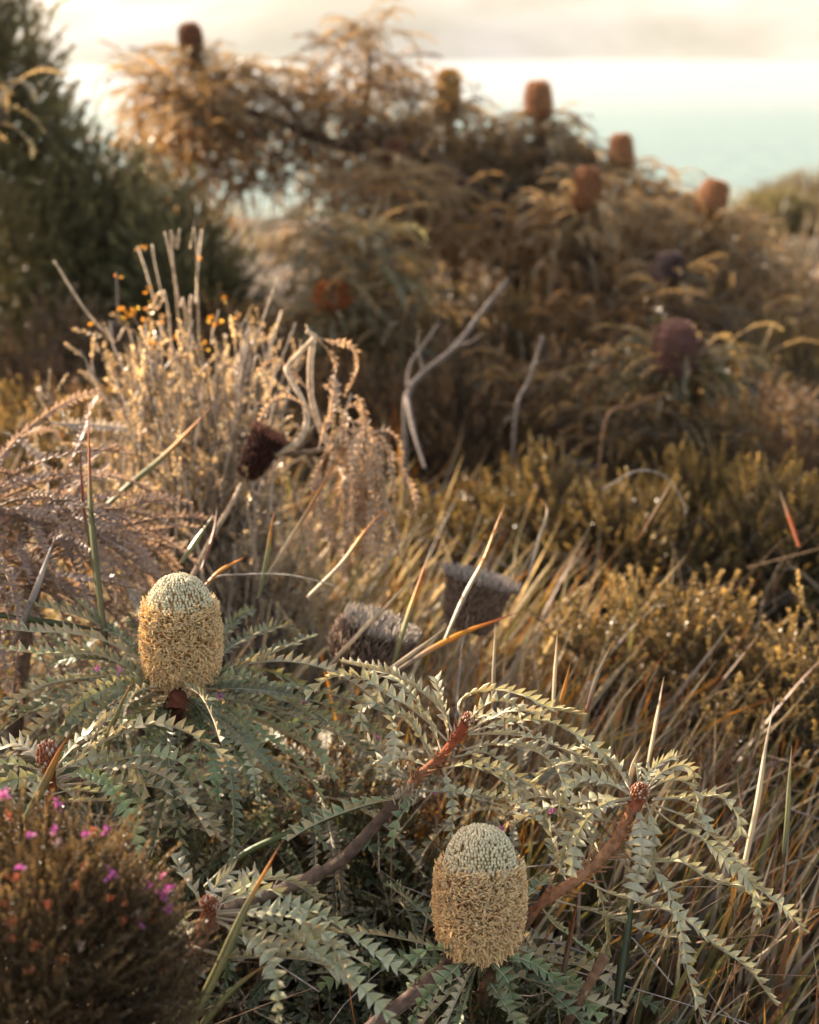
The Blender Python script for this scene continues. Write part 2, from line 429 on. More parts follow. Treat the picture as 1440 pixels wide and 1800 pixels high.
# ------------------------------------------------------------------ cones
def rot_to(axis, twist=0.0):
    z = norm(axis); x = norm(np.cross([0.0, 1.0, 0.0] if abs(z[1]) < 0.9 else [1.0, 0, 0], z)); y = np.cross(z, x)
    x2 = x * cos(twist) + y * sin(twist); y2 = np.cross(z, x2)
    return np.stack([x2, y2, z], 1)
def flower_spike(parent, base, axis, H, W, prof, t_open, rng, n_br=5200, n_bud=760, red=240, bare=0.0):
    """cream spike in flower: open looped styles below, closed bud tips above"""
    Rm = rot_to(axis); base = np.asarray(base, float)
    tx = np.array([p[0] for p in prof]); rx = np.array([p[1] for p in prof]) * W / 2
    r_at = lambda t: np.interp(t, tx, rx)
    def nrm(t):
        dr = (r_at(np.clip(t + .01, 0, 1)) - r_at(np.clip(t - .01, 0, 1))) / (0.02 * H)
        return dr
    put = lambda v: base + np.asarray(v) @ Rm.T
    # core
    core = MB()
    tt = np.linspace(0, 1, 26); th = np.linspace(0, 2 * pi, 29)[:-1]
    R = r_at(tt) * np.where(tt < t_open, 0.86, 0.92)
    v = np.stack([R[:, None] * np.cos(th), R[:, None] * np.sin(th), (tt * H * 0.97)[:, None] + 0 * th], -1)
    i = np.arange(25)[:, None] * 28; j = np.arange(28)[None]; j1 = (j + 1) % 28
    cc0 = np.where((tt < t_open)[:, None, None], np.array([.78, .40, .12]), np.array([.60, .42, .20])) + np.zeros((26, 28, 3))
    core.add(put(v.reshape(-1, 3)), cc0.reshape(-1, 3), np.stack([i + j, i + j1, i + 28 + j1, i + 28 + j], -1))
    sp = core.build('flower_spike', M_OLD, parent)
    # open styles
    K = n_br
    t = rng.uniform(0.0, 1, K) ** 0.95 * (t_open - 0.015) + np.abs(rng.normal(0, .018, K)) * (rng.uniform(size=K) < .5)
    a = rng.uniform(0, 2 * pi, K)
    dr = nrm(t)
    rad = np.stack([np.cos(a), np.sin(a), 0 * a], -1); zz = np.array([0, 0, 1.0])
    tang = np.stack([-np.sin(a), np.cos(a), 0 * a], -1)
    r0 = r_at(t)
    updn = np.interp(t, [0, 0.12, 0.3, t_open], [-1.5, -0.8, -0.15, 0.4])
    nn = norm(rad - zz * (dr * 0.6)[:, None])
    dirv = norm(nn + zz * (updn + rng.normal(0, 0.33, K))[:, None] + tang * rng.normal(0, 0.38, K)[:, None])
    Lb = rng.uniform(0.009, 0.0140, K) * (W / 0.095)
    s0 = rad * (r0 * 0.82)[:, None] + zz * (t * H)[:, None]
    side = tang * rng.normal(0, 0.0022, K)[:, None] + zz * rng.normal(0, 0.0016, K)[:, None]
    hook = norm(zz * rng.uniform(-0.6, 1.0, K)[:, None] + tang * rng.normal(0, 0.9, K)[:, None])
    p1 = s0 + nn * (Lb * 0.30)[:, None]
    p2 = p1 + dirv * (Lb * 0.40)[:, None] + side
    p3 = p2 + dirv * (Lb * 0.26)[:, None] + hook * (Lb * 0.20)[:, None]
    p4 = p3 + dirv * (Lb * 0.07)[:, None] + hook * (Lb * 0.17)[:, None]
    paths = np.stack([s0, p1, p2, p3, p4], 1)
    rr = np.array([0.0004, 0.0006, 0.0008, 0.00074, 0.00025])[None] * rng.uniform(0.8, 1.25, (K, 1))
    c0 = np.array([0.70, 0.36, 0.10]); c1 = np.array([0.88, 0.56, 0.20]); c2 = np.array([0.99, 0.765, 0.42]); c3 = np.array([1.0, 0.87, 0.58])
    low = np.interp(t, [0, 0.5, t_open], [0.0, 0.35, 0.8])[:, None]
    cc = np.stack([np.tile(c0, (K, 1)), np.tile(c1, (K, 1)), np.tile(c2, (K, 1)), c2 * (1 - low) * 0.98 + c3 * low, c2 * (1 - low) + c3 * low], 1)
    cc = cc * rng.uniform(0.82, 1.12, (K, 1, 1))
    b = MB(); tubes(b, np.array([put(p) for p in paths.reshape(-1, 3)]).reshape(K, 5, 3) if False else (base + paths.reshape(-1, 3) @ Rm.T).reshape(K, 5, 3), rr, cc, 3)
    # red wiry style ends showing past the outline
    K2 = red
    if K2:
        t = rng.uniform(0.18, t_open + 0.04, K2); a = rng.uniform(0, 2 * pi, K2)
        rad = np.stack([np.cos(a), np.sin(a), 0 * a], -1)
        s0 = rad * (r_at(t) * 0.93)[:, None] + zz * (t * H)[:, None]
        L2 = rng.uniform(0.004, 0.0068, K2)[:, None]
        s1 = s0 + (rad + zz * rng.uniform(0.0, 0.7, K2)[:, None]) * L2 * 0.7
        s2 = s1 + (rad * 0.4 + zz) * L2 * 0.5
        pp = np.stack([s0, s1, s2], 1)
        tubes(b, (base + pp.reshape(-1, 3) @ Rm.T).reshape(K2, 3, 3), [0.00035, 0.0003, 0.0001], np.array([[.42, .04, .02], [.42, .05, .03], [.5, .12, .05]]), 3)
    b.build('open_styles', M_STYLE, sp)
    # bud tips in spiralling columns, each on its orange filament
    bud = MB(); fil = MB()
    ncol = 46
    rows = 19
    us = []; 
    for k in range(rows):
        tk = t_open + (1 - t_open) * (1 - (1 - (k + 0.5) / rows) ** 1.25) if False else None
    # equal spacing along the dome profile
    td = np.linspace(t_open + 0.005, 1.0, 200); rd = r_at(td)
    ds = np.concatenate([[0], np.cumsum(np.hypot(np.diff(td * H), np.diff(rd)))])
    nrows = int(ds[-1] / 0.0033)
    cen = []; nr = []; sz = []; up_ = []
    for k in range(nrows):
        sk = (k + 0.5) / nrows * ds[-1]
        tk = np.interp(sk, ds, td); rk = r_at(tk)
        n = max(3, int(2 * pi * rk / 0.0032))
        aa = (np.arange(n) + 0.5 * (k % 2)) / n * 2 * pi + rng.normal(0, 0.02, n)
        rr_ = np.interp(tk + 0.01, td, rd) if tk < 0.99 else rd[-1]
        slope = (r_at(min(tk + .02, 1)) - r_at(max(tk - .02, t_open))) / (H * 0.04)
        nx = norm(np.array([1.0, 0, -slope]))
        if tk > 0.97: nx = norm(np.array([0.3, 0, 1.0]))
        keep = rng.uniform(size=n) > (0.03 + bare)
        # a bald seam near the top as in the flower, facing the viewer
        for q in range(n):
            if not keep[q]: continue
            ca, sa = cos(aa[q]), sin(aa[q])
            N3 = np.array([nx[0] * ca, nx[0] * sa, nx[2]])
            U3 = norm(np.array([0, 0, 1.0]) - N3[2] * N3) if abs(N3[2]) < 0.98 else np.array([-ca, -sa, 0.0])
            jit = rng.normal(0, 0.0003, 3)
            cen.append(np.array([rk * ca, rk * sa, tk * H]) + jit + N3 * rng.uniform(-0.0006, 0.0006)); nr.append(N3); up_.append(U3)
    cen = np.array(cen); nr = np.array(nr); up_ = np.array(up_); K = len(cen)
    sd = np.cross(up_, nr)
    # knob: 5 rings x 6
    ph = np.linspace(-pi / 2, pi / 2, 5); th = np.arange(6) / 6 * 2 * pi
    sc = rng.uniform(0.85, 1.12, K)
    ra, rl = 0.00162, 0.0023
    loc = np.stack([np.outer(np.cos(ph), np.cos(th)) * ra, np.outer(np.cos(ph), np.sin(th)) * ra, np.outer(np.sin(ph), np.ones(6)) * rl], -1).reshape(-1, 3)
    axisb = norm(up_ * 0.9 + nr * 0.55); y_ = norm(np.cross(axisb, sd))
    V = cen[:, None] + (loc[None, :, 0:1] * sd[:, None] + loc[None, :, 1:2] * y_[:, None] + loc[None, :, 2:3] * axisb[:, None]) * sc[:, None, None]
    i = np.arange(4)[:, None] * 6; j = np.arange(6)[None]; q = np.stack([i + j, i + (j + 1) % 6, i + 6 + (j + 1) % 6, i + 6 + j], -1).reshape(-1, 4)
    Q = (np.arange(K)[:, None, None] * 30 + q[None]).reshape(-1, 4)
    bc = np.array([0.64, 0.57, 0.37]) * rng.uniform(0.80, 1.15, (K, 1)) * np.array([1, 1, 1])
    bc = np.repeat(bc[:, None], 30, 1)
    bc[:, :12] = bc[:, :12] * 0.75 + np.array([0.5, 0.33, 0.13]) * 0.25
    bud.add(base + V.reshape(-1, 3) @ Rm.T, bc.reshape(-1, 3), Q)
    f0 = cen - axisb * 0.0105 - nr * 0.0020; f1 = cen - axisb * 0.005 - nr * 0.0003; f2 = cen - axisb * 0.0012
    fp = np.stack([f0, f1, f2], 1)
    tubes(fil, (base + fp.reshape(-1, 3) @ Rm.T).reshape(K, 3, 3), [0.00042, 0.00046, 0.0004], np.array([[.55, .24, .05], [.68, .38, .10], [.72, .50, .22]]), 3)
    bud.build('bud_tips', M_BUD, sp)
    fil.build('filaments', M_STYLE, sp)
    return sp

def old_cone(parent, base, axis, H, W, col, rng, tip=None, n=1500, name='seed_cone', shape=None, hair=0.010, rim=None):
    """spent spike: short dense bristles on a barrel"""
    Rm = rot_to(axis); base = np.asarray(base, float)
    if shape is None: k_ = rng.uniform(.85, 1.0); shape = [(0, 0.45), (0.08, 0.80), (0.3, 1.0), (0.6, 1.0 * k_ + .0), (0.82, 0.93 * k_), (0.93, 0.80 * k_), (1.0, 0.50 * k_)]
    tx = np.array([p[0] for p in shape]); rx = np.array([p[1] for p in shape]) * W / 2
    core = MB()
    tt = np.concatenate([np.linspace(0, 1, 16), [1.02]]); th = np.arange(18) / 18 * 2 * pi
    R = np.interp(tt, tx, rx) * 0.86; R[-1] = 0.001; R[0] = 0.006
    v = np.stack([R[:, None] * np.cos(th), R[:, None] * np.sin(th), (tt * H * 0.97)[:, None] + 0 * th], -1)
    i = np.arange(16)[:, None] * 18; j = np.arange(18)[None]; j1 = (j + 1) % 18
    core.add(base + v.reshape(-1, 3) @ Rm.T, np.asarray(col) * 0.45, np.stack([i + j, i + j1, i + 18 + j1, i + 18 + j], -1))
    # bristles, on the sides and over the top
    K = n
    top = rng.uniform(size=K) < 0.22
    t = rng.uniform(0, 1, K); a = rng.uniform(0, 2 * pi, K)
    r = np.interp(t, tx, rx) * 0.84
    r = np.where(top, np.sqrt(rng.uniform(0, 1, K)) * rx[-1] * 1.2, r); t = np.where(top, 0.965, t)
    rad = np.stack([np.cos(a), np.sin(a), 0 * a], -1); zz = np.array([0, 0, 1.0])
    nn = np.where(top[:, None], zz * 1.0 + rad * (r / (W / 2))[:, None] * 0.6, rad + zz * 0.25)
    d = norm(nn + rng.normal(0, 0.28, (K, 3)))
    L = rng.uniform(0.6, 1.2, K)[:, None] * hair
    s0 = rad * r[:, None] + zz * (t * H)[:, None]
    pp = np.stack([s0, s0 + d * L * 0.6, s0 + norm(d + zz * 0.5) * L], 1)
    col = np.asarray(col); tipc = col * 1.5 if tip is None else np.asarray(tip)
    cc = np.stack([np.tile(col * 0.6, (K, 1)), np.tile(col, (K, 1)), np.tile(tipc, (K, 1))], 1) * rng.uniform(0.7, 1.25, (K, 1, 1))
    if rim is not None:
        cc[top, 1:] = np.asarray(rim) * rng.uniform(0.8, 1.2, (top.sum(), 1, 1))
    tubes(core, (base + pp.reshape(-1, 3) @ Rm.T).reshape(K, 3, 3), [0.0010, 0.0009, 0.0003], cc, 3)
    return core.build(name, M_OLD, parent)

def young_bud(parent, c, axis, r, rng):
    """small rusty terminal bud of pointed scales with pale tips"""
    m = MB(); Rm = rot_to(axis)
    K = 40
    for k in range(K):
        t = k / K; a = k * 2.4
        ph = t * 1.35
        n = np.array([cos(a) * cos(ph), sin(a) * cos(ph), sin(ph)])
        p0 = n * r * 0.55; p1 = n * r * 0.95 + [0, 0, r * .15]; p2 = n * r * 1.05 + np.array([0, 0, r * 0.55])
        cc = np.array([[.11, .035, .016], [.20, .065, .03], [.60, .44, .32] if rng.uniform() < 0.3 else [.27, .09, .04]])
        tubes(m, np.asarray(c) + np.array([p0, p1, p2]) @ Rm.T, [r * .3, r * .27, r * .07], cc, 5, True)
    return m.build('terminal_bud', M_BUD, parent)

def stem(parent, pts, r0, r1, cols, rng, nubs=10, name='stem', mat=None, nub_len=0.012, sides=10, rough=0.085):
    P, L = catmull(pts, max(10, int(6 + 60 * np.linalg.norm(np.diff(np.asarray(pts), axis=0), axis=1).sum() / 0.5)))
    n = len(P)
    m = MB()
    r = np.linspace(r0, r1, n) * (1 + rng.normal(0, rough, n))
    cols = np.asarray(cols, float)
    cc = np.stack([np.interp(np.linspace(0, 1, n), np.linspace(0, 1, len(cols)), cols[:, k]) for k in range(3)], -1)
    tubes(m, P, r, cc, sides, True)
    T = norm(np.gradient(P, axis=0))
    for k in range(nubs):                     # leaf scars and broken petioles
        i = int(rng.uniform(0.05, 0.97) * (n - 1))
        d = norm(np.cross(T[i], rng.normal(0, 1, 3))); d = norm(d + T[i] * 0.6)
        L_ = nub_len * rng.uniform(0.5, 1.5)
        tubes(m, np.array([P[i] + d * r[i] * 0.4, P[i] + d * (r[i] + L_ * .2), P[i] + d * (r[i] + L_ * .6) + T[i] * L_ * 0.2]), [r[i] * 0.46, r[i] * 0.26, r[i] * 0.12], cc[i], 5, True)
    return m.build(name, mat or M_BARK, parent)

def petiole_bits(m, P, r, rng, n, col):
    pass

# ------------------------------------------------------------------ sprigs and shrubs
def sprig(L, n, ll, lw, rng, stemr=0.0008, ang=0.7, scol=(0.2, 0.12, 0.06), lcol=(0.1, 0.1, 0.04), tipc=None, curve=0.15, side=0):
    """twig with n little leaves; returned as arrays, growing along +z"""
    m = MB()
    z = np.linspace(0, L, 5)
    P = np.stack([curve * L * (z / L) ** 2 * rng.normal(), curve * L * (z / L) ** 2 * rng.normal(), z], -1) if False else np.stack([curve * L * (z / L) ** 2, 0 * z, z], -1)
    tubes(m, P, np.linspace(stemr, stemr * 0.5, 5), np.asarray(scol, float), 3)
    t = np.sort(rng.uniform(0.12, 1.0, n)); a = np.arange(n) * 2.4 + rng.normal(0, 0.3, n)
    b = np.stack([np.interp(t, z / L, P[:, k]) for k in range(3)], -1)
    an = ang * rng.uniform(0.7, 1.3, n) * (1 - 0.5 * t)
    d = np.stack([np.cos(a) * np.sin(an), np.sin(a) * np.sin(an), np.cos(an)], -1)
    s_ = norm(np.cross(d, rng.normal(0, 1, (n, 3))))
    l = ll * rng.uniform(0.7, 1.2, n)[:, None]
    v = np.stack([b, b + d * l * 0.5 + s_ * lw / 2, b + d * l, b + d * l * 0.5 - s_ * lw / 2], 1)
    lc = np.asarray(lcol, float); tc = lc if tipc is None else np.asarray(tipc, float)
    c = lc * (1 - t[:, None] ** 2) + tc * t[:, None] ** 2
    c = c * rng.uniform(0.75, 1.25, (n, 1))
    m.add(v, np.repeat(c[:, None], 4, 1), np.arange(n)[:, None] * 4 + [0, 1, 2, 3])
    return m.arrays()
def scatter(m, tpl, pos, dirs, scale, rng, tint=None):
    v, c, q, t = tpl
    K = len(pos)
    z = norm(dirs); x = norm(np.cross(z, rng.normal(0, 1, (K, 3)))); y = np.cross(z, x)
    sc = np.broadcast_to(np.asarray(scale, float), (K,))
    V = pos[:, None] + (v[None, :, 0:1] * x[:, None] + v[None, :, 1:2] * y[:, None] + v[None, :, 2:3] * z[:, None]) * sc[:, None, None]
    C = np.broadcast_to(c[None], V.shape)
    if tint is not None: C = C * tint[:, None, :]
    o = np.arange(K)[:, None, None] * len(v)
    m.add(V.reshape(-1, 3), C.reshape(-1, 3), (o + q[None]).reshape(-1, 4) if len(q) else None, (o + t[None]).reshape(-1, 3) if len(t) else None)

def shrub(name, loc, rx, rz, tpls, K, rng, label, cat, group=None, stemcol=(0.12, 0.075, 0.04), up=0.7, lumps=7, mat=None, tint=0.25, nstem=26, lift=0.0, jit=.045, tipgain=None, shape=0.6, ry=None, stemr=0.004, flat=0.0, inner=0.25):
    """many-stemmed bush; loc is on the ground"""
    loc = np.asarray(loc, float); ry = ry or rx
    root = empty(name, loc, label, cat, group)
    ld = norm(rng.normal(0, 1, (lumps, 3))); ld[:, 2] = np.abs(ld[:, 2]); la = rng.uniform(0.08, 0.32, lumps)
    def rad(d):
        dd = d @ ld.T
        return 0.78 + np.max(np.clip((dd - 0.72) / 0.28, 0, 1) * la[None], axis=1)
    d = norm(rng.normal(0, 1, (K, 3)) * [1, 1, 0.9]); d[:, 2] = np.abs(d[:, 2]) * 1.0 - 0.12
    r = rad(d) * rng.uniform(inner, 1, K) ** 0.45 * (1 + rng.normal(0, jit, K))
    pos = d * r[:, None] * [rx, ry, rz] 
    pos[:, 2] = np.maximum(pos[:, 2] + lift, 0.01)
    if lift: pos[:, 2] -= rng.uniform(0, 1, K) ** 3 * lift * .8
    dirs = norm(d * [1, 1, 0.6] + [0, 0, up] + rng.normal(0, 0.32, (K, 3)))
    m = MB()
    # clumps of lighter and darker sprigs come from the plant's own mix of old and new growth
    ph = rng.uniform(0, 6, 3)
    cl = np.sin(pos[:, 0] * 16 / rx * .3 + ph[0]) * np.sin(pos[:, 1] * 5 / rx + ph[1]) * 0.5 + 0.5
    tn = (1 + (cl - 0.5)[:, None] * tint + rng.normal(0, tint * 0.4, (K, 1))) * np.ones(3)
    if tipgain is not None:                      # paler, yellower colour on the outermost upward sprigs
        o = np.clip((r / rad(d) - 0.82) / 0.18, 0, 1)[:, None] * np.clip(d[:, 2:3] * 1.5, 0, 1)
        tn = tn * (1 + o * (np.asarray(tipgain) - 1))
    idx = rng.integers(0, len(tpls), K)
    for i, tp in enumerate(tpls):
        k = idx == i
        if k.any(): scatter(m, tp, pos[k], dirs[k], rng.uniform(0.75, 1.25, k.sum()), rng, np.clip(tn[k], 0.2, 4))
    f = m.build('foliage', mat or M_HEATH, root, loc=(0, 0, 0))
    st = MB()
    e = rng.choice(K, nstem, replace=False)
    P0 = rng.normal(0, 0.04, (nstem, 3)) * [rx * 2, ry * 2, 0]; P0[:, 2] = -0.02
    P2 = pos[e] * 0.95
    P1 = P0 * 0.5 + P2 * 0.5 + rng.normal(0, 0.06, (nstem, 3)) * rx + [0, 0, rz * 0.08]
    paths = np.stack([P0, P0 * .55 + P1 * .45 + [0, 0, 0.01], P1, (P1 + P2) / 2 + rng.normal(0, 0.02, (nstem, 3)), P2], 1)
    tubes(st, paths, np.array([1, .8, .6, .4, .25])[None] * stemr * rng.uniform(0.6, 1.3, (nstem, 1)), np.asarray(stemcol, float), 5)
    st.build('stems', M_BARK, root, loc=(0, 0, 0))
    return root

def inst(src, loc, rz, sc, label=None, group=None):
    c = copy_tree(src)
    c.location = Vector([float(a) for a in loc]); c.rotation_euler = (0, 0, rz); c.scale = (sc, sc, sc)
    if label: c['label'] = label
    if group: c['group'] = group
    return c

# ================================================================== THE FOREGROUND BANKSIA
BROWNSTEM = [(0.10, 0.075, 0.06), (0.13, 0.09, 0.07), (0.26, 0.10, 0.045), (0.30, 0.115, 0.05)]
RUST = (0.30, 0.145, 0.075)
def hero_leaves(root, specs, d0, rng, width=0.0105, col=SAGE, pet=RUST, pitch=0.0092):
    """each entry: (pixels, depth at the tip minus d0, options)"""
    for sp_ in specs:
        px, dd = sp_[0], sp_[1]; op = sp_[2] if len(sp_) > 2 else {}
        P = px_path(px, d0, d0 + dd, bow=op.get('bow', 0.0))
        m = MB()
        leaf(m, P, op.get('w', width) * rng.uniform(0.9, 1.1), up=op.get('up', (0, -0.35, 1.0)), roll=op.get('roll', rng.normal(0, 0.25)), twist=op.get('tw', rng.normal(0, 0.5)),
             fold=op.get('fold', 0.6) + rng.uniform(-.1, .3), pitch=pitch * rng.uniform(0.88, 1.12), col=np.asarray(op.get('col', col)) * (1 + rng.normal(0, 0.08)), petcol=pet, rng=rng, petiole=op.get('pet', 0.13), rib=op.get('rib', CREAM))
        m.build('leaf', M_LEAF, root)
FACE = (0, -1.0, 0.5)      # leaves that hang with their upper side to the front

# ---- C: the branch that rises in the middle, red brown and felted towards its tip
rng = np.random.default_rng(5)
dC = 1.50
root = empty('banksia_branch', ath(440, 1600, 0.05), 'banksia branch rising in the middle, rust red stem with flowerless tip of arching leaves', 'banksia branch')
stem(root, px_path([(300, 1660), (400, 1600), (470, 1572), (540, 1545), (600, 1512), (660, 1450), (712, 1390)], 1.56, dC), 0.0080, 0.0064, [(0.10, 0.08, 0.065), (0.15, 0.11, 0.085), (0.12, 0.08, 0.06)], rng, 14, 'old_wood')
stem(root, px_path([(706, 1398), (740, 1362), (775, 1330), (800, 1300), (818, 1272)], dC, dC), 0.0056, 0.0048, [(0.26, 0.12, 0.06), RUST, (0.30, 0.09, 0.04), (0.22, 0.05, 0.025)], rng, 30, 'felted_stem', M_FUZZ, 0.013)
hero_leaves(root, [
 ([(803, 1300), (770, 1240), (700, 1190), (650, 1175), (600, 1163)], 0.07, {'fold': 1.0}),
 ([(795, 1310), (745, 1262), (690, 1222), (640, 1192), (585, 1190), (538, 1224)], 0.02, {'w': .013, 'fold': .8}),
 ([(780, 1330), (752, 1260), (705, 1200), (668, 1180), (640, 1195)], 0.12),
 ([(775, 1345), (735, 1290), (700, 1255), (660, 1235), (634, 1250), (640, 1285)], -0.02),
 ([(757, 1330), (722, 1268), (690, 1262), (696, 1300), (684, 1345), (668, 1372)], -0.07, {'w': .0125}),
 ([(790, 1310), (785, 1270), (775, 1230), (765, 1190)], 0.05, {'up': FACE, 'col': SAGE2}),
 ([(818, 1275), (806, 1238), (830, 1218), (870, 1212), (920, 1222), (960, 1242), (1030, 1258)], 0.06, {'fold': 1.1, 'w': .012}),
 ([(818, 1280), (838, 1252), (870, 1232), (905, 1240), (915, 1262)], -0.05),
 ([(822, 1285), (865, 1262), (910, 1248), (965, 1262)], 0.10, {'col': SAGE2}),
 ([(824, 1288), (880, 1272), (950, 1266), (1010, 1288), (1060, 1325), (1085, 1372)], -0.02, {'w': .013, 'fold': .9}),
 ([(810, 1318), (860, 1308), (920, 1312), (970, 1340), (1002, 1400)], -0.08, {'w': .012}),
 ([(800, 1330), (850, 1322), (885, 1345), (895, 1388), (885, 1400)], -0.05),
 ([(780, 1350), (830, 1345), (880, 1368), (915, 1398), (935, 1420)], 0.02),
 ([(735, 1390), (800, 1392), (860, 1402), (910, 1412), (950, 1440)], -0.04, {'w': .008}),
 ([(778, 1350), (792, 1390), (797, 1430), (792, 1475)], -0.04, {'up': FACE}),
 ([(822, 1290), (890, 1290), (950, 1300), (1005, 1325), (1062, 1348)], 0.08),
 ([(715, 1400), (650, 1412), (590, 1432), (540, 1455), (505, 1478)], -0.06, {'col': GREEN * 1.5, 'fold': 1.0, 'w': .013}),
 ([(745, 1375), (735, 1400), (700, 1440), (690, 1490)], -0.04, {'up': FACE, 'col': GREEN * 1.3}),
 ([(800, 1300), (830, 1265), (890, 1262), (930, 1285)], 0.13, {'col': SAGE2}),
 ([(812, 1310), (850, 1340), (900, 1360), (950, 1395)], 0.10, {'col': SAGE * .9}),
 ([(740, 1380), (690, 1352), (660, 1310), (625, 1300)], 0.10, {'col': SAGE * .8}),
 ([(760, 1350), (700, 1330), (655, 1345), (620, 1390)], 0.06, {'col': SAGE * .85}),
], dC, rng, col=SAGE * 1.12)
young_bud(root, at(822, 1268, dC), (0.2, 0, 1), 0.007, rng)
m = MB()      # little curled felted leaflets half way down the stem
for k in range(16):
    a = k * 2.4; c = at(712, 1392, dC - 0.012)
    d = norm(np.array([cos(a), -0.5 + .3 * sin(a * 2), sin(a)]))
    p = np.array([c, c + d * 0.008, c + d * 0.014 + [0, -0.003, 0.002], c + d * 0.012 + [0, -0.008, -0.003]])
    tubes(m, p, [.0011, .0015, .0013, .0005], (0.42, 0.33, 0.22), 5)
m.build('curled_leaflets', M_FUZZ, root)

# ---- D: the branch on the right
rng = np.random.default_rng(6)
dD = 1.44
root = empty('banksia_branch', ath(860, 1790, 0.05), 'right hand banksia branch, rust brown stem ending in a red bud and long drooping leaves', 'banksia branch')
stem(root, px_path([(1104, 1436), (1085, 1475), (1050, 1515), (1010, 1548), (960, 1582), (928, 1612)], dD, dD - .02)[::-1], 0.0053, 0.0058, [(0.22, 0.09, 0.045), RUST, (0.36, 0.19, 0.10), (0.34, 0.16, 0.08)], rng, 30, 'felted_stem', M_FUZZ, 0.018)
stem(root, px_path([(1124, 1402), (1118, 1415), (1104, 1438)], dD)[::-1], 0.0064, 0.0068, [RUST, (0.25, 0.06, 0.03)], rng, 12, 'stem_tip', M_FUZZ, 0.007)
stem(root, np.vstack([px_path([(932, 1606), (905, 1650), (880, 1690), (850, 1740)], dD - .02, dD - 0.02), [ath(850, 1790, 0.05)]])[::-1], 0.0045, 0.0060, [(0.035, 0.035, 0.02), (0.04, 0.035, 0.02), (0.12, 0.06, 0.03)], rng, 3, 'old_wood')
hero_leaves(root, [
 ([(1120, 1408), (1126, 1450), (1128, 1500), (1120, 1540), (1113, 1582)], -0.05, {'up': FACE, 'w': .0145, 'col': SAGE2 * 1.05, 'fold': .25, 'tw': .2, 'roll': 0}),
 ([(1136, 1410), (1148, 1450), (1150, 1495), (1144, 1545)], -0.03, {'up': FACE, 'w': .010, 'fold': .3, 'roll': .3}),
 ([(1134, 1394), (1165, 1374), (1200, 1372), (1222, 1392), (1226, 1420), (1210, 1442)], -0.02, {'w': .007, 'fold': 1.1}),
 ([(1146, 1406), (1195, 1404), (1228, 1424), (1246, 1450), (1238, 1474)], -0.03, {'w': .0075, 'fold': 1.0}),
 ([(1148, 1404), (1220, 1402), (1262, 1400), (1296, 1430), (1302, 1466), (1290, 1480)], 0.02, {'w': .009, 'fold': .9}),
 ([(1128, 1398), (1122, 1375), (1120, 1342)], 0.04, {'up': FACE, 'w': .006}),
 ([(1132, 1396), (1158, 1362), (1195, 1345), (1216, 1354), (1222, 1380)], 0.05, {'w': .010, 'col': SAGE2}),
 ([(1132, 1392), (1140, 1360), (1160, 1342), (1190, 1330)], 0.09, {'w': .010, 'up': FACE}),
 ([(1110, 1398), (1070, 1376), (1020, 1366), (990, 1392), (980, 1430)], 0.03, {'w': .010}),
 ([(1110, 1402), (1065, 1412), (1030, 1442), (1012, 1485), (1004, 1540)], -0.05, {'w': .0125, 'up': FACE, 'fold': .5}),
 ([(1112, 1406), (1060, 1404), (1000, 1410), (940, 1428), (900, 1452)], 0.04, {'w': .012, 'col': SAGE * 1.05}),
 ([(1150, 1422), (1190, 1452), (1240, 1478), (1285, 1520), (1325, 1558), (1338, 1622)], 0.0, {'w': .0115}),
 ([(1150, 1414), (1215, 1440), (1275, 1490), (1320, 1550), (1372, 1590), (1418, 1640)], 0.05, {'w': .0115}),
 ([(1098, 1485), (1150, 1512), (1200, 1516), (1245, 1545), (1300, 1562), (1350, 1592)], 0.04, {'w': .011, 'fold': 1.0}),
 ([(1100, 1480), (1150, 1530), (1182, 1580), (1200, 1650), (1212, 1720), (1240, 1805)], -0.04, {'w': .0115}),
 ([(1022, 1546), (1080, 1572), (1140, 1590), (1200, 1612), (1255, 1660), (1312, 1700), (1366, 1768)], 0.03, {'w': .011, 'fold': .9}),
 ([(975, 1582), (1040, 1600), (1100, 1622), (1150, 1640), (1190, 1648)], 0.02, {'w': .009, 'fold': 1.0, 'col': SAGE * .8}),
 ([(1096, 1450), (1045, 1440), (1010, 1462), (992, 1500), (985, 1530)], 0.02, {'w': .011}),
 ([(1112, 1400), (1062, 1360), (1010, 1340), (965, 1350), (940, 1380)], 0.08, {'w': .010}),
 ([(1060, 1505), (1040, 1480), (1030, 1440), (1000, 1425)], 0.05, {'w': .009}),
 ([(1000, 1555), (975, 1500), (965, 1450), (940, 1420)], 0.07, {'w': .011, 'col': SAGE * .9}),
 ([(1105, 1410), (1020, 1425), (960, 1400), (905, 1412), (880, 1440)], 0.10, {'w': .012, 'col': SAGE * .9}),
 ([(1112, 1396), (1085, 1350), (1045, 1318), (1005, 1318)], 0.10, {'w': .010}),
 ([(950, 1590), (975, 1625), (1010, 1650), (1060, 1690)], 0.08, {'w': .008, 'col': GREEN * 1.2}),
 ([(1040, 1530), (1060, 1590), (1068, 1640), (1060, 1700)], 0.06, {'w': .010, 'col': SAGE * .8, 'up': FACE}),
], dD, rng, col=SAGE * 1.12)
young_bud(root, at(1124, 1394, dD - .012), (0.0, -0.6, 0.8), 0.0088, rng)

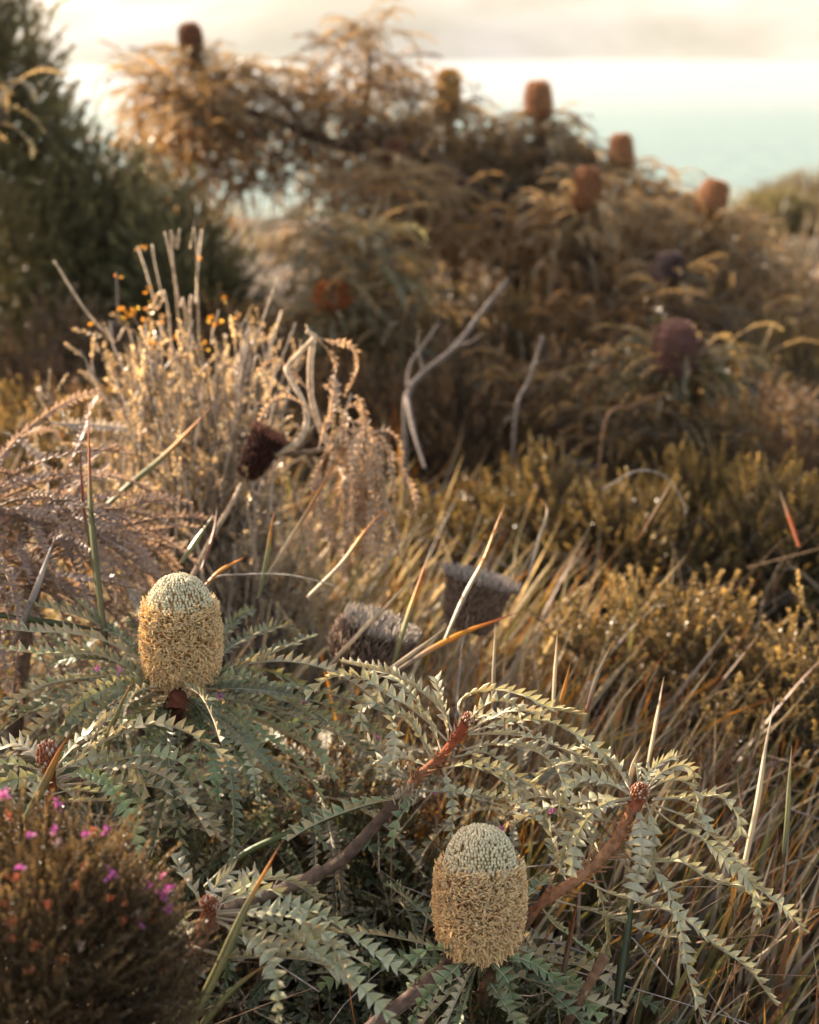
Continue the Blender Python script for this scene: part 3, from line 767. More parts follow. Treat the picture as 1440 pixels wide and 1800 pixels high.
# ---- E: the bottom left rosette
rng = np.random.default_rng(7)
dE = 1.31
root = empty('banksia_branch', ath(290, 1790, 0.05), 'lowest banksia branch, short tan stem with dark red bud, its leaves sweeping right', 'banksia branch')
stem(root, px_path([(368, 1608), (356, 1640), (335, 1668), (300, 1690), (270, 1720)], dE, dE + .04)[::-1], 0.0075, 0.0085, [(0.20, 0.11, 0.07), (0.40, 0.25, 0.16), (0.38, 0.22, 0.13), (0.24, 0.09, 0.05)], rng, 20, 'felted_stem', M_FUZZ, 0.012)
stem(root, np.vstack([px_path([(272, 1718), (250, 1760)], dE + .04, dE + 0.08), [at(230, 1900, 1.50)]])[::-1], 0.008, 0.008, [(0.1, 0.07, 0.05), (0.16, 0.10, 0.07)], rng, 4, 'old_wood')
hero_leaves(root, [
 ([(372, 1596), (425, 1560), (478, 1545), (525, 1556), (572, 1592)], 0.05, {'w': .0115, 'fold': .9}),
 ([(382, 1602), (440, 1598), (510, 1592), (570, 1612), (625, 1650), (680, 1690), (728, 1722)], 0.0, {'w': .012, 'fold': .8}),
 ([(382, 1606), (450, 1604), (520, 1615), (575, 1650), (600, 1695), (618, 1740)], -0.05, {'w': .013}),
 ([(380, 1612), (430, 1622), (500, 1645), (570, 1680), (640, 1740), (700, 1805)], -0.05, {'w': .013, 'fold': .9}),
 ([(376, 1618), (420, 1638), (455, 1662), (480, 1700), (488, 1745), (492, 1800)], -0.08, {'w': .012, 'up': FACE}),
 ([(335, 1662), (400, 1682), (480, 1682), (560, 1692), (615, 1730)], -0.02, {'w': .011, 'fold': .9, 'col': SAGE * .9}),
 ([(380, 1608), (440, 1610), (495, 1620), (545, 1650), (600, 1668), (650, 1700)], 0.06, {'w': .011}),
 ([(376, 1614), (430, 1640), (500, 1668), (560, 1690), (590, 1720)], 0.03, {'w': .011, 'col': SAGE2 * .9}),
 ([(374, 1598), (420, 1575), (470, 1562), (520, 1590), (548, 1640), (560, 1670)], 0.02, {'w': .012}),
 ([(360, 1600), (330, 1604), (300, 1622), (275, 1650), (268, 1680)], -0.04, {'w': .010, 'up': FACE}),
 ([(360, 1606), (335, 1630), (300, 1645), (270, 1650)], 0.03, {'w': .010, 'up': FACE, 'col': SAGE2}),
 ([(366, 1590), (374, 1565), (392, 1545), (408, 1530)], 0.05, {'w': .014, 'up': FACE, 'fold': .3, 'col': SAGE2}),
 ([(358, 1596), (338, 1560), (318, 1530), (306, 1500)], 0.05, {'w': .010, 'col': SAGE * .9}),
 ([(300, 1690), (268, 1715), (240, 1745), (218, 1800)], -0.06, {'w': .013, 'up': FACE}),
 ([(335, 1668), (300, 1660), (260, 1680), (235, 1720)], -0.01, {'w': .010, 'up': FACE}),
 ([(372, 1598), (400, 1570), (430, 1548), (450, 1530)], 0.09, {'w': .011, 'col': SAGE2}),
], dE, rng, col=SAGE * np.array([1.0, 1.08, 1.05]))
young_bud(root, at(368, 1594, dE - .008), (0.05, -0.3, 1), 0.0082, rng)

# ---- F: the rosette with the brown bud at the left
rng = np.random.default_rng(8)
dF = 1.42
root = empty('banksia_branch', ath(60, 1560, 0.05), 'left banksia branch topped by a round rust brown bud, above the pink flowered heath', 'banksia branch')
stem(root, px_path([(85, 1352), (88, 1385), (92, 1430), (96, 1500)], dF, dF + .06)[::-1], 0.0065, 0.0065, [(0.14, 0.09, 0.05), (0.32, 0.13, 0.05), (0.2, 0.06, 0.03)], rng, 12, 'felted_stem', M_FUZZ, 0.014)
stem(root, np.vstack([px_path([(96, 1498), (98, 1560)], dF + .06, dF + 0.08), [ath(100, 1640, 0.03)]])[::-1], 0.006, 0.006, [(0.1, 0.07, 0.05), (0.16, 0.10, 0.07)], rng, 3, 'old_wood')
hero_leaves(root, [
 ([(100, 1360), (150, 1322), (215, 1288), (272, 1272), (335, 1290), (405, 1335)], 0.04, {'w': .012, 'fold': .8, 'col': SAGE2 * .95}),
 ([(98, 1350), (130, 1310), (165, 1278), (195, 1268), (222, 1290)], 0.05, {'w': .0125, 'fold': .6, 'col': SAGE * 1.1}),
 ([(100, 1368), (180, 1345), (240, 1328), (300, 1332), (345, 1362), (372, 1402)], 0.0, {'w': .012, 'fold': .9}),
 ([(104, 1374), (180, 1352), (250, 1350), (310, 1378), (345, 1430), (370, 1470)], -0.03, {'w': .013, 'col': SAGE * .95}),
 ([(105, 1372), (150, 1358), (190, 1375), (215, 1410), (236, 1455), (245, 1500)], -0.07, {'w': .0135, 'up': FACE, 'col': GREEN * 1.9, 'fold': .4}),
 ([(106, 1380), (200, 1375), (290, 1388), (350, 1425), (390, 1480)], 0.06, {'w': .012, 'col': SAGE * .85}),
 ([(80, 1356), (40, 1345), (0, 1342), (-50, 1355)], 0.0, {'w': .009, 'fold': .9}),
 ([(80, 1350), (55, 1320), (30, 1308), (-5, 1318)], 0.04, {'w': .012, 'col': SAGE2 * .9}),
 ([(80, 1362), (50, 1366), (10, 1372), (-30, 1395)], -0.04, {'w': .012, 'up': FACE}),
 ([(92, 1396), (130, 1388), (175, 1392), (220, 1384)], 0.03, {'w': .007, 'fold': .9}),
 ([(92, 1410), (130, 1408), (200, 1406), (260, 1400)], 0.07, {'w': .008, 'fold': .9}),
 ([(84, 1366), (70, 1385), (60, 1405)], -0.05, {'w': .011, 'up': FACE, 'col': SAGE2}),
 ([(100, 1356), (160, 1330), (205, 1332), (240, 1352), (262, 1400)], 0.02, {'w': .014, 'up': FACE, 'fold': .3, 'col': SAGE * 1.1}),
], dF, rng, col=SAGE * np.array([.78, .92, .80]))
young_bud(root, at(85, 1328, dF - .005), (0, 0, 1), 0.0105, rng)
young_bud(root, at(83, 1340, dF - .004), (0, 0, 1), 0.0095, rng)

# ---- A: flowering branch on the left, leaves radiating under the spike
rng = np.random.default_rng(9)
dA = 1.60
root = empty('banksia_branch', ath(330, 1380, 0.04), 'flowering banksia branch at the left, tall gold spike with a tapered grey green crown', 'banksia branch')
bA = at(318, 1192, dA)
stem(root, np.vstack([ath(300, 1400, 0.0), at(305, 1290, dA + .01), bA]), 0.009, 0.010, [(0.1, 0.06, 0.04), (0.13, 0.06, 0.035), (0.11, 0.035, 0.02)], rng, 16, 'stem', M_FUZZ, 0.014)
m = MB()
for k in range(16):
    a = k * 2.4; d = np.array([cos(a), sin(a), -0.1]); c = at(312, 1203 + (k % 3) * 8, dA)
    tubes(m, np.array([c, c + d * 0.012, c + d * 0.024 + [0, 0, -.004]]), [.004, .0028, .0010], (0.13, 0.045, 0.022), 5)
m.build('bracts', M_FUZZ, root)
PROF_A = [(0, .52), (.05, .74), (.14, .92), (.28, 1.0), (.45, 1.0), (.62, .96), (.72, .90), (.76, .82), (.84, .72), (.91, .58), (.96, .44), (.985, .28), (1, .05)]
flower_spike(root, bA + np.array([0.002, 0, -0.004]), (0.0, 0.10, 1.0), 0.124, 0.0855, PROF_A, 0.73, rng, n_br=6600, red=90, bare=0.06)
hero_leaves(root, [
 ([(300, 1205), (250, 1165), (190, 1128), (120, 1112), (60, 1110), (-10, 1102)], 0.03, {'fold': .9}),
 ([(300, 1205), (240, 1180), (170, 1150), (90, 1150), (0, 1140)], 0.0, {'w': .012}),
 ([(300, 1208), (230, 1185), (160, 1190), (90, 1200), (40, 1225), (-5, 1262)], -0.06, {'w': .012, 'fold': .9}),
 ([(300, 1210), (240, 1200), (180, 1215), (130, 1245), (100, 1290)], -0.10, {'w': .011}),
 ([(302, 1208), (250, 1196), (190, 1202), (120, 1230), (60, 1285), (15, 1330)], -0.09, {'w': .012, 'fold': .8}),
 ([(290, 1200), (240, 1150), (200, 1110), (160, 1075), (132, 1052)], 0.07, {'w': .007, 'col': GREEN * 1.6}),
 ([(335, 1208), (400, 1190), (460, 1200), (520, 1240), (560, 1290)], -0.04, {'w': .011, 'fold': .9}),
 ([(335, 1210), (410, 1205), (480, 1225), (560, 1255), (620, 1320)], 0.02, {'w': .011, 'fold': .9}),
 ([(335, 1214), (400, 1225), (470, 1250), (540, 1300), (590, 1370)], -0.06, {'w': .0115}),
 ([(335, 1216), (390, 1240), (430, 1275), (470, 1340), (490, 1400)], -0.10, {'w': .012}),
 ([(335, 1206), (390, 1182), (450, 1178), (500, 1188), (545, 1215)], 0.06, {'w': .011}),
 ([(300, 1240), (290, 1258), (268, 1290), (262, 1320)], -0.06, {'up': FACE, 'w': .012, 'col': GREEN * 1.8}),
 ([(310, 1245), (322, 1270), (345, 1280), (372, 1262)], -0.04, {'up': FACE, 'w': .013, 'col': GREEN * 1.9}),
 ([(320, 1225), (380, 1260), (430, 1310), (450, 1370), (455, 1410)], -0.13, {'w': .012, 'col': SAGE * .9}),
 ([(300, 1215), (250, 1225), (190, 1262), (150, 1320)], -0.14, {'w': .011, 'col': SAGE * .8}),
], dA, rng, col=SAGE * np.array([.76, .82, .64]))
m = MB()
rosette(m, at(312, 1215, dA), 28, 0.25, el=(-0.15, 0.55), droop=(0.5, 1.5), width=0.0105, hi=True, col=SAGE * np.array([.34, .40, .32]), rib=CREAM * .5, rng=rng, az0=2.2, azr=5.9, pitch=0.0095)  # leaf colour darkened to paint shade under the hero leaves
rosette(m, at(312, 1225, dA + .03), 22, 0.20, el=(-0.5, 0.2), droop=(0.4, 1.2), width=0.010, hi=True, col=GREEN * 1.5, rib=CREAM * .6, rng=rng, pitch=0.0095)
tag(m.build('leaves', M_LEAF, root), kind='stuff')

# ---- B: the flower spike in front, low and upright
rng = np.random.default_rng(10)
dB = 1.40
root = empty('banksia_branch', ath(640, 1795, 0.04), 'flowering banksia branch in front, broad cream spike with a smooth grey green dome', 'banksia branch')
bB = at(842, 1662, dB + .01)
stem(root, np.vstack([at(600, 1850, 1.38), at(700, 1770, 1.40), at(790, 1700, dB + .02), bB]), 0.0075, 0.0085, [(0.12, 0.085, 0.065), (0.15, 0.10, 0.075), (0.10, 0.05, 0.03)], rng, 14, 'stem', M_BARK, 0.012)
PROF_B = [(0, .60), (.05, .80), (.12, .93), (.26, 1.0), (.50, 1.0), (.64, .955), (.685, .90), (.70, .80), (.76, .77), (.83, .71), (.90, .59), (.95, .45), (.985, .25), (1, .04)]
flower_spike(root, bB, (0.015, 0.30, 1.0), 0.120, 0.0865, PROF_B, 0.665, rng, n_br=7600, red=900, bare=0.01)
hero_leaves(root, [
 ([(830, 1668), (790, 1672), (755, 1668), (720, 1690)], -0.03, {'w': .010, 'col': GREEN * 1.6}),
 ([(830, 1676), (790, 1712), (740, 1760), (720, 1800)], -0.05, {'w': .012, 'col': GREEN * 1.2}),
 ([(850, 1680), (890, 1720), (900, 1760), (910, 1810)], -0.05, {'w': .012, 'col': GREEN * 1.2}),
 ([(850, 1676), (930, 1690), (1000, 1740), (1060, 1790)], 0.0, {'w': .011, 'col': GREEN * 1.4}),
 ([(850, 1672), (910, 1668), (970, 1690), (1050, 1700), (1110, 1720)], 0.07, {'w': .009, 'col': SAGE * .6}),
], dB, rng, col=SAGE * 0.8)
m = MB()
rosette(m, at(840, 1690, dB + .03), 15, 0.21, el=(-0.5, 0.4), droop=(0.4, 1.6), width=0.0105, hi=True, col=GREEN * .8, rib=CREAM * .35, rng=rng, pitch=0.0095)  # dark leaf colour deepens the shade under the spike
tag(m.build('leaves', M_LEAF, root), kind='stuff')

# ---- shaded, lower banksia growth between the heads: each a low plant with its stems and leaves
def low_banksia(px, py, z, L, n, col, label, rng, hi=True, rib=CREAM * .6, w=0.0105, el=(-0.1, 0.7), az0=0, azr=2 * pi, droop=(0.6, 1.9), mat=None, extra=0):
    c = ath(px, py, z)
    gb = np.array([c[0], c[1] + 0.02, float(ground(c[0], c[1]))])
    root = empty('banksia_plant', gb, label, 'banksia', 'low banksia plants between the flowering branches')
    stem(root, [gb - [0, 0, .02], (gb + c) / 2 + [0.02, 0, 0], c], 0.006, 0.005, [(0.1, 0.075, 0.06), (0.12, 0.08, 0.05)], rng, 8)
    m = MB()
    rosette(m, c, int(n * .8), L, el=el, droop=droop, width=w, hi=hi, col=np.asarray(col) * .52, rib=rib * .8, rng=rng, pitch=0.0098, az0=az0, azr=azr, spread=0.006)  # filler leaves coloured darker to paint in shadowed gaps
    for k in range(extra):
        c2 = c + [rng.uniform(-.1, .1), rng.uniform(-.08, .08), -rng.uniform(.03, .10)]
        rosette(m, c2, n * 2 // 3, L * .85, el=el, droop=droop, width=w, hi=hi, col=np.asarray(col) * .32, rib=rib * .4, rng=rng, pitch=0.0098, az0=az0, azr=azr, spread=0.006)  # lower leaves darker still, shade put into their colour
    tag(m.build('leaves', mat or M_LEAF, root), kind='stuff')
    return root
rng = np.random.default_rng(21)
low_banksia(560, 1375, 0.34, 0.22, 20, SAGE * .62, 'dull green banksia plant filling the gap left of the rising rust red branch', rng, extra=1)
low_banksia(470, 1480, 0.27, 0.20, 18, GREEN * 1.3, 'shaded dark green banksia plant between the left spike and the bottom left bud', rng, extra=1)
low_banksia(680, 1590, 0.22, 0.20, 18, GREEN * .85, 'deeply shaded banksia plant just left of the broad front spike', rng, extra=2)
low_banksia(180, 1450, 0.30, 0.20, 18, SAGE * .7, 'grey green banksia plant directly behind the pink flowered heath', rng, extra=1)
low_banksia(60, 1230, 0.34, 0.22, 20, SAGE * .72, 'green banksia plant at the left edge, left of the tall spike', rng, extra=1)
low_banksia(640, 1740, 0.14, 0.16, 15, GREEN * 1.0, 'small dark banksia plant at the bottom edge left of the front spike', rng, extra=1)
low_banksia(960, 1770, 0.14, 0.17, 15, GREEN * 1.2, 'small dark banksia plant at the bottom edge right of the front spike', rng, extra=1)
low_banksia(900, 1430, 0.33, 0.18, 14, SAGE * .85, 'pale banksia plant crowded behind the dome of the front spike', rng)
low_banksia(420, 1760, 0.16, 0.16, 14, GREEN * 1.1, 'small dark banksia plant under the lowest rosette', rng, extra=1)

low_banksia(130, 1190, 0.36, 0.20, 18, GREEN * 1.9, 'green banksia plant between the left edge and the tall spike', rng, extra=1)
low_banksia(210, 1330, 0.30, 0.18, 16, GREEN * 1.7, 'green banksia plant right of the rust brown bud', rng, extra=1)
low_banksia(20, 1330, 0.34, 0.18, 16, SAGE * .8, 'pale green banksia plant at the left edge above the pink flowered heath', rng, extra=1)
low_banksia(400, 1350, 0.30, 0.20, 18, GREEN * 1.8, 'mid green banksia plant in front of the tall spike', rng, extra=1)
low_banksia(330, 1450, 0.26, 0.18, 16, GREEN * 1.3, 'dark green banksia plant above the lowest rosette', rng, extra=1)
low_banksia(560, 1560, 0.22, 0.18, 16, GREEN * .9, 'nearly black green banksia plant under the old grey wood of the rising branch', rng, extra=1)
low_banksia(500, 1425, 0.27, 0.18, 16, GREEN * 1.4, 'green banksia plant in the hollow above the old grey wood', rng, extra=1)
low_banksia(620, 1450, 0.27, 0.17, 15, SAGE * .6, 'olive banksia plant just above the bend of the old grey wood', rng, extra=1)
# ---- silvery brown dry banksia at the left edge
DRYC = np.array([0.30, 0.225, 0.175])
rng = np.random.default_rng(31)
root = empty('banksia_bush', ath(40, 1100, 0.02), 'dry silvery brown banksia bush hanging in from the left edge above the green leaves', 'banksia')
c1 = at(85, 888, 1.86); c2 = at(-40, 900, 1.80); c3 = at(60, 980, 1.84); c4 = at(-30, 1010, 1.78)
gb = np.array([c2[0] - .05, c2[1] + .05, 0.0])
for c in (c1, c2, c3, c4):
    stem(root, [gb, gb * .5 + c * .5 + [0, 0, .03], c], 0.010, 0.006, [(0.1, 0.08, 0.07), (0.18, 0.12, 0.09)], rng, 6, 'branch')
m = MB()
for c, n, L in ((c1, 26, .22), (c2, 26, .26), (c3, 26, .23), (c4, 24, .25)):
    rosette(m, c, n, L, el=(-0.4, 0.75), droop=(0.6, 1.8), width=0.0095, hi=True, col=DRYC, rib=np.array([.30, .22, .17]), rng=rng, pitch=0.0085, az0=-2.4, azr=4.2, spread=0.01)
tag(m.build('leaves', M_DRY, root), kind='stuff')
m = MB()
for px_, d_ in (([(0, 945), (40, 975), (80, 990)], 1.80), ([(160, 925), (195, 950), (225, 965), (255, 990)], 1.84), ([(215, 1020), (240, 1050), (252, 1085)], 1.76), ([(-10, 755), (40, 775), (80, 820), (85, 870)], 1.9), ([(80, 742), (120, 745), (180, 748), (222, 752)], 2.0)):
    leaf(m, px_path(px_, d_), 0.011, up=FACE, col=np.array([.45, .42, .38]), rib=np.array([.4, .35, .3]), rng=rng)
m.build('silver_leaves', M_DRY, root)

# ---- sunlit dead banksia branch in the middle with drooping curled leaves and a dead cone
rng = np.random.default_rng(32)
PALE = np.array([0.52, 0.38, 0.25])
dG = 2.10
root = empty('banksia_branch', ath(560, 1060, 0.02), 'dead bleached banksia branch with tan leaves hanging in curls and a black cone', 'dead branch')
gb = ath(600, 1080, 0.0)
stem(root, np.vstack([gb, px_path([(610, 900), (600, 820), (566, 760), (548, 700), (546, 640), (552, 592)], dG + .05, dG)]), 0.009, 0.0045, [PALE * .5, PALE, PALE * 1.2], rng, 14, 'main_stem', M_BARK, .012)
stem(root, px_path([(455, 802), (500, 792), (530, 768), (540, 730), (525, 690), (505, 655), (510, 640), (556, 590)], dG - .04, dG), 0.0050, 0.0035, [PALE * .9, PALE * 1.2], rng, 12, 'side_stem', M_BARK, .010)
stem(root, px_path([(555, 592), (545, 585), (538, 582)], dG), 0.004, 0.003, [PALE * .9, PALE * 1.2], rng, 1, 'side_stem')
stem(root, px_path([(425, 850), (410, 880), (370, 950), (330, 1030)], dG - .03, dG - .1), 0.003, 0.003, [PALE * .8, PALE * .6], rng, 2, 'side_stem')
stem(root, px_path([(488, 795), (520, 797), (570, 790), (620, 780)], dG - .03, dG + .02), 0.004, 0.003, [(.05, .03, .02), PALE * .7], rng, 3, 'side_stem')
gl = [
 ([(558, 592), (585, 602), (605, 603), (624, 615), (630, 640), (622, 670), (606, 696)], {'w': .0085}),
 ([(560, 596), (575, 615), (592, 640), (586, 668), (572, 682)], {'w': .009}),
 ([(606, 696), (630, 700), (640, 725), (636, 760), (645, 800)], {'w': .0085}),
 ([(560, 790), (575, 740), (585, 700), (588, 662)], {'w': .013, 'up': FACE}),
 ([(600, 740), (640, 745), (662, 780), (690, 800), (715, 840), (732, 880), (730, 905)], {'w': .008}),
 ([(590, 760), (572, 800), (556, 850), (552, 920)], {'w': .010}),
 ([(600, 760), (592, 820), (560, 860), (568, 910), (585, 960)], {'w': .010}),
 ([(610, 750), (618, 820), (620, 880), (612, 950)], {'w': .0115, 'up': FACE}),
 ([(620, 750), (640, 820), (650, 880), (640, 950), (625, 1000)], {'w': .011, 'up': FACE}),
 ([(630, 755), (660, 800), (680, 870), (688, 930), (680, 1000)], {'w': .010, 'up': FACE}),
 ([(625, 752), (655, 790), (670, 850), (668, 920), (672, 980)], {'w': .011}),
 ([(600, 745), (580, 780), (600, 830), (585, 900), (560, 950)], {'w': .009}),
 ([(640, 765), (680, 758), (700, 780), (706, 812)], {'w': .008}),
 ([(640, 790), (650, 850), (655, 900), (640, 960)], {'w': .010}),
 ([(545, 690), (520, 660), (500, 640), (470, 640), (450, 660)], {'w': .008}),
 ([(548, 720), (510, 700), (480, 705), (455, 740)], {'w': .008}),
 ([(590, 720), (610, 735), (606, 770), (622, 800)], {'w': .009}),
 ([(600, 725), (625, 712), (645, 735), (640, 775)], {'w': .010, 'up': FACE}),
]
for k in range(20):
    x0, y0 = rng.uniform(575, 660), rng.uniform(735, 800)
    x1 = x0 + rng.normal(10, 30); gl.append(([(x0, y0), (x0 + (x1 - x0) * .5 + rng.normal(0, 8), y0 + 40), (x1, y0 + rng.uniform(90, 130)), (x1 + rng.normal(0, 15), y0 + rng.uniform(140, 230))], {'w': rng.uniform(.008, .0115)}))
for px_, op in gl:
    m = MB(); leaf(m, px_path(px_, dG + rng.normal(0, .03), dG + rng.normal(0, 0.06)), op['w'], up=op.get('up', (0, -.6, 1)), roll=rng.normal(0, .5), twist=rng.normal(0, .9), fold=0.7, pitch=0.009, col=PALE * rng.uniform(.75, 1.15), rib=PALE * 1.1, rng=rng, petiole=.06)
    m.build('leaf', M_DRY, root)
old_cone(root, at(432, 838, dG - .03), (0.5, 0.1, 0.85), 0.072, 0.042, (0.055, 0.022, 0.016), rng, tip=(0.10, 0.04, 0.03), n=1400, shape=[(0, .45), (.2, .7), (.6, .9), (1, 1.05)], rim=(0.20, 0.08, 0.05))

# two old shaggy cones in the grass
def cone_on_stub(px, py, d, axis, H, W, col, label, rng, rim, group=None, **kw):
    c = at(px, py, d); gz = float(ground(c[0], c[1]))
    root = empty('banksia_cone', (c[0], c[1], gz), label, 'cone', group)
    stem(root, [np.array([c[0] - .02, c[1] + .02, gz - .02]), np.array([c[0], c[1], (c[2] + gz) / 2]), c + np.asarray(axis) * .01], 0.0035, 0.0035, [(0.22, 0.16, 0.10)], rng, 1)
    old_cone(root, c, axis, H, W, col, rng, rim=rim, **kw)
    return root
cone_on_stub(820, 1108, 2.06, (0.28, 0.25, 1), 0.074, 0.082, (0.25, 0.17, 0.12), 'old shaggy cone with a flat grey top, standing in the grass in the middle', rng, (0.42, 0.35, 0.29), n=3800, hair=.017, shape=[(0, .55), (.2, .78), (.6, .95), (1, 1.08)], tip=(.38, .28, .21))
cone_on_stub(640, 1178, 1.84, (0.35, 0.1, 0.9), 0.060, 0.105, (0.25, 0.17, 0.12), 'old brown cone with fluffy grey fibres lying low in the grass behind the rising branch', rng, (0.45, 0.38, 0.31), n=3800, hair=.017, shape=[(0, .7), (.3, 1), (.7, .95), (1, .75)], tip=(.40, .31, .25))

# ================================================================== SEDGE AND GRASS
def blades(m, base, tip, bow, width, cols, rng, P=8, fold=0.35):
    """base, tip (K,3); bow (K,3) sideways belly of the curve; cols (K,P,3)"""
    K = len(base)
    t = np.linspace(0, 1, P)[None, :, None]
    path = base[:, None] * (1 - t) + tip[:, None] * t + bow[:, None] * (4 * t * (1 - t))
    T = norm(np.gradient(path, axis=1))
    f = rng.normal(0, 1, (K, 3)); f[:, 1] = f[:, 1] * 0.5
    S = norm(np.cross(T, np.broadcast_to(norm(np.cross(f, T[:, 0]))[:, None], T.shape)))
    N = np.cross(T, S)
    w = width[:, None, None] * np.clip(np.minimum(1, (1 - t) / 0.45), 0.03, 1) * np.clip(0.6 + t * 2, 0, 1)
    L_ = path - S * w * .5 + N * w * fold * .5; R_ = path + S * w * .5 + N * w * fold * .5
    v = np.stack([L_, path, R_], 2)
    c = np.broadcast_to(cols[:, :, None], v.shape)
    k = np.arange(K)[:, None] * (P * 3) + np.arange(P - 1)[None] * 3
    q = np.concatenate([np.stack([k, k + 1, k + 4, k + 3], -1), np.stack([k + 1, k + 2, k + 5, k + 4], -1)])
    m.add(v.reshape(-1, 3), c.reshape(-1, 3), q.reshape(-1, 4))
OLIVE = np.array([.16, .15, .06]); STRAW = np.array([.50, .41, .275]); GREY = np.array([.30, .26, .22]); REDT = np.array([.42, .10, .02]); ORNG = np.array([.62, .28, .03]); BRN = np.array([.16, .09, .05]); DKGR = np.array([.06, .075, .03])
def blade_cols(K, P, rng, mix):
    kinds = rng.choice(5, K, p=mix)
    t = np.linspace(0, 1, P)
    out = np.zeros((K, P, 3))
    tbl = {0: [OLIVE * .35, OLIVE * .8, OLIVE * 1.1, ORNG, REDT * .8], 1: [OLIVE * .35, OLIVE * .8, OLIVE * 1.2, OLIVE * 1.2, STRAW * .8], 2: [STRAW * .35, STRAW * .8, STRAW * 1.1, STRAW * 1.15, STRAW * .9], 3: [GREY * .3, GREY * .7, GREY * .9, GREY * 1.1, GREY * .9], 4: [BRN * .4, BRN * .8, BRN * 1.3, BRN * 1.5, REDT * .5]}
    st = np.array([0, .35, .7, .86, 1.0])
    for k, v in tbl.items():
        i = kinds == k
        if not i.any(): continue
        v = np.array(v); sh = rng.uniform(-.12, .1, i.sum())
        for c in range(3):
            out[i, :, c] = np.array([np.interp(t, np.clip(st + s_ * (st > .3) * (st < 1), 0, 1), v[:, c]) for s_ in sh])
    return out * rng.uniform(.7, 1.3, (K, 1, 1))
def grass_field(name, label_kind, xr, yr, K, Lr, lean, wr, mix, rng, keep=None):
    x = rng.uniform(*xr, K); y = rng.uniform(*yr, K)
    # tussocks
    nt = K // 45; tx = rng.uniform(*xr, nt); ty = rng.uniform(*yr, nt)
    j = rng.integers(0, nt, K); cl = rng.uniform(size=K) < .7
    x = np.where(cl, tx[j] + rng.normal(0, .05, K), x); y = np.where(cl, ty[j] + rng.normal(0, .05, K), y)
    if keep is not None:
        k = keep(x, y); x, y, j, cl = x[k], y[k], j[k], cl[k]
    K = len(x)
    base = np.stack([x, y, ground(x, y) - .01], -1)
    L = rng.uniform(*Lr, K)
    el = np.clip(rng.normal(lean[1], .25, K), .35, 1.5); az = rng.normal(lean[0], lean[2], K)
    off = np.where(cl[:, None], np.stack([x - tx[j], y - ty[j]], -1) * 3, 0)
    d = np.stack([np.cos(az) * np.cos(el) + off[:, 0], np.sin(az) * np.cos(el) + off[:, 1], np.sin(el)], -1)
    d = norm(d)
    tip = base + d * L[:, None]
    bow = np.cross(d, rng.normal(0, 1, (K, 3))) * (L * .06)[:, None] + np.array([0, 0, .05]) * L[:, None] * rng.uniform(0, 1.5, K)[:, None]
    m = MB()
    P = 8
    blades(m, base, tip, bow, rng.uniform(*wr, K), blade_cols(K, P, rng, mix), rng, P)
    return tag(m.build(name, M_GRASS), label_kind, 'grass', kind='stuff')
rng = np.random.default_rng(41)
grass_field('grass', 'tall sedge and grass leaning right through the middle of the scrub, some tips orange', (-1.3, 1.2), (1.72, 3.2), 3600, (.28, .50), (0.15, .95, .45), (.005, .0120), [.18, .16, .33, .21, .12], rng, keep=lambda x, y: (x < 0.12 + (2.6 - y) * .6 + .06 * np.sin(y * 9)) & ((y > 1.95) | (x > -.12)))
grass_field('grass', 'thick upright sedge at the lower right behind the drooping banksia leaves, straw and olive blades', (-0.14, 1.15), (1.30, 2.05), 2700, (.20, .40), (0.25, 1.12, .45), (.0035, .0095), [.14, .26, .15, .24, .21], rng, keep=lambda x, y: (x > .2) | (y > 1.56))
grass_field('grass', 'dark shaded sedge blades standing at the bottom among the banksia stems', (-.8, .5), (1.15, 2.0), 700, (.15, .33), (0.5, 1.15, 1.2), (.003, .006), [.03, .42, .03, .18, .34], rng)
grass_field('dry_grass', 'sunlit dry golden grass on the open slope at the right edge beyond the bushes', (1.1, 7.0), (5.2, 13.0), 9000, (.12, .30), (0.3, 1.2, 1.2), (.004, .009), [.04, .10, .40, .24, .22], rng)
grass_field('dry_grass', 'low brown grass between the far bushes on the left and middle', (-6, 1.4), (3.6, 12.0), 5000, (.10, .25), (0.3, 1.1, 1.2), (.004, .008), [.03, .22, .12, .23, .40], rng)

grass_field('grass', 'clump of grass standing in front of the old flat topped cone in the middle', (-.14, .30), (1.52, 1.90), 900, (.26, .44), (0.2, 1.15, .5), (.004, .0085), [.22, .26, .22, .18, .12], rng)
rl = np.random.default_rng(45)
m = MB(); K = 1100
b0 = np.stack([rl.uniform(-.75, 1.2, K), rl.uniform(1.15, 2.9, K), rl.uniform(.0, .30, K)], -1)
az = rl.uniform(0, 2 * pi, K); el = rl.normal(.45, .4, K); L = rl.uniform(.07, .24, K)[:, None]
d = np.stack([np.cos(az) * np.cos(el), np.sin(az) * np.cos(el), np.sin(el)], -1); sdv = norm(rl.normal(0, 1, (K, 3)))
pp = np.stack([b0, b0 + d * L * .35 + sdv * L * .05, b0 + d * L * .7 + sdv * L * .08, b0 + d * L], 1)
cc = np.array([[.34, .27, .19], [.20, .13, .08], [.12, .07, .045], [.30, .26, .23]])[rl.integers(0, 4, K)]
tubes(m, pp, np.array([1, .9, .7, .3])[None] * rl.uniform(.0006, .0014, (K, 1)), np.repeat(cc[:, None], 4, 1), 4)
tag(m.build('dry_stalks', M_BARK), 'loose dry stalks and fine dead twigs caught all through the grass and leaves', 'dead twigs', kind='stuff')
grass_field('grass', 'scattered bright straw and orange tipped blades standing above the rest of the grass', (-.7, .95), (1.75, 2.9), 480, (.34, .52), (0.2, 1.0, .5), (.005, .010), [.30, .06, .46, .14, .04], rng, keep=lambda x, y: (x < 0.08 + (2.5 - y) * .55) & ((y > 1.95) | (x > -.12)))
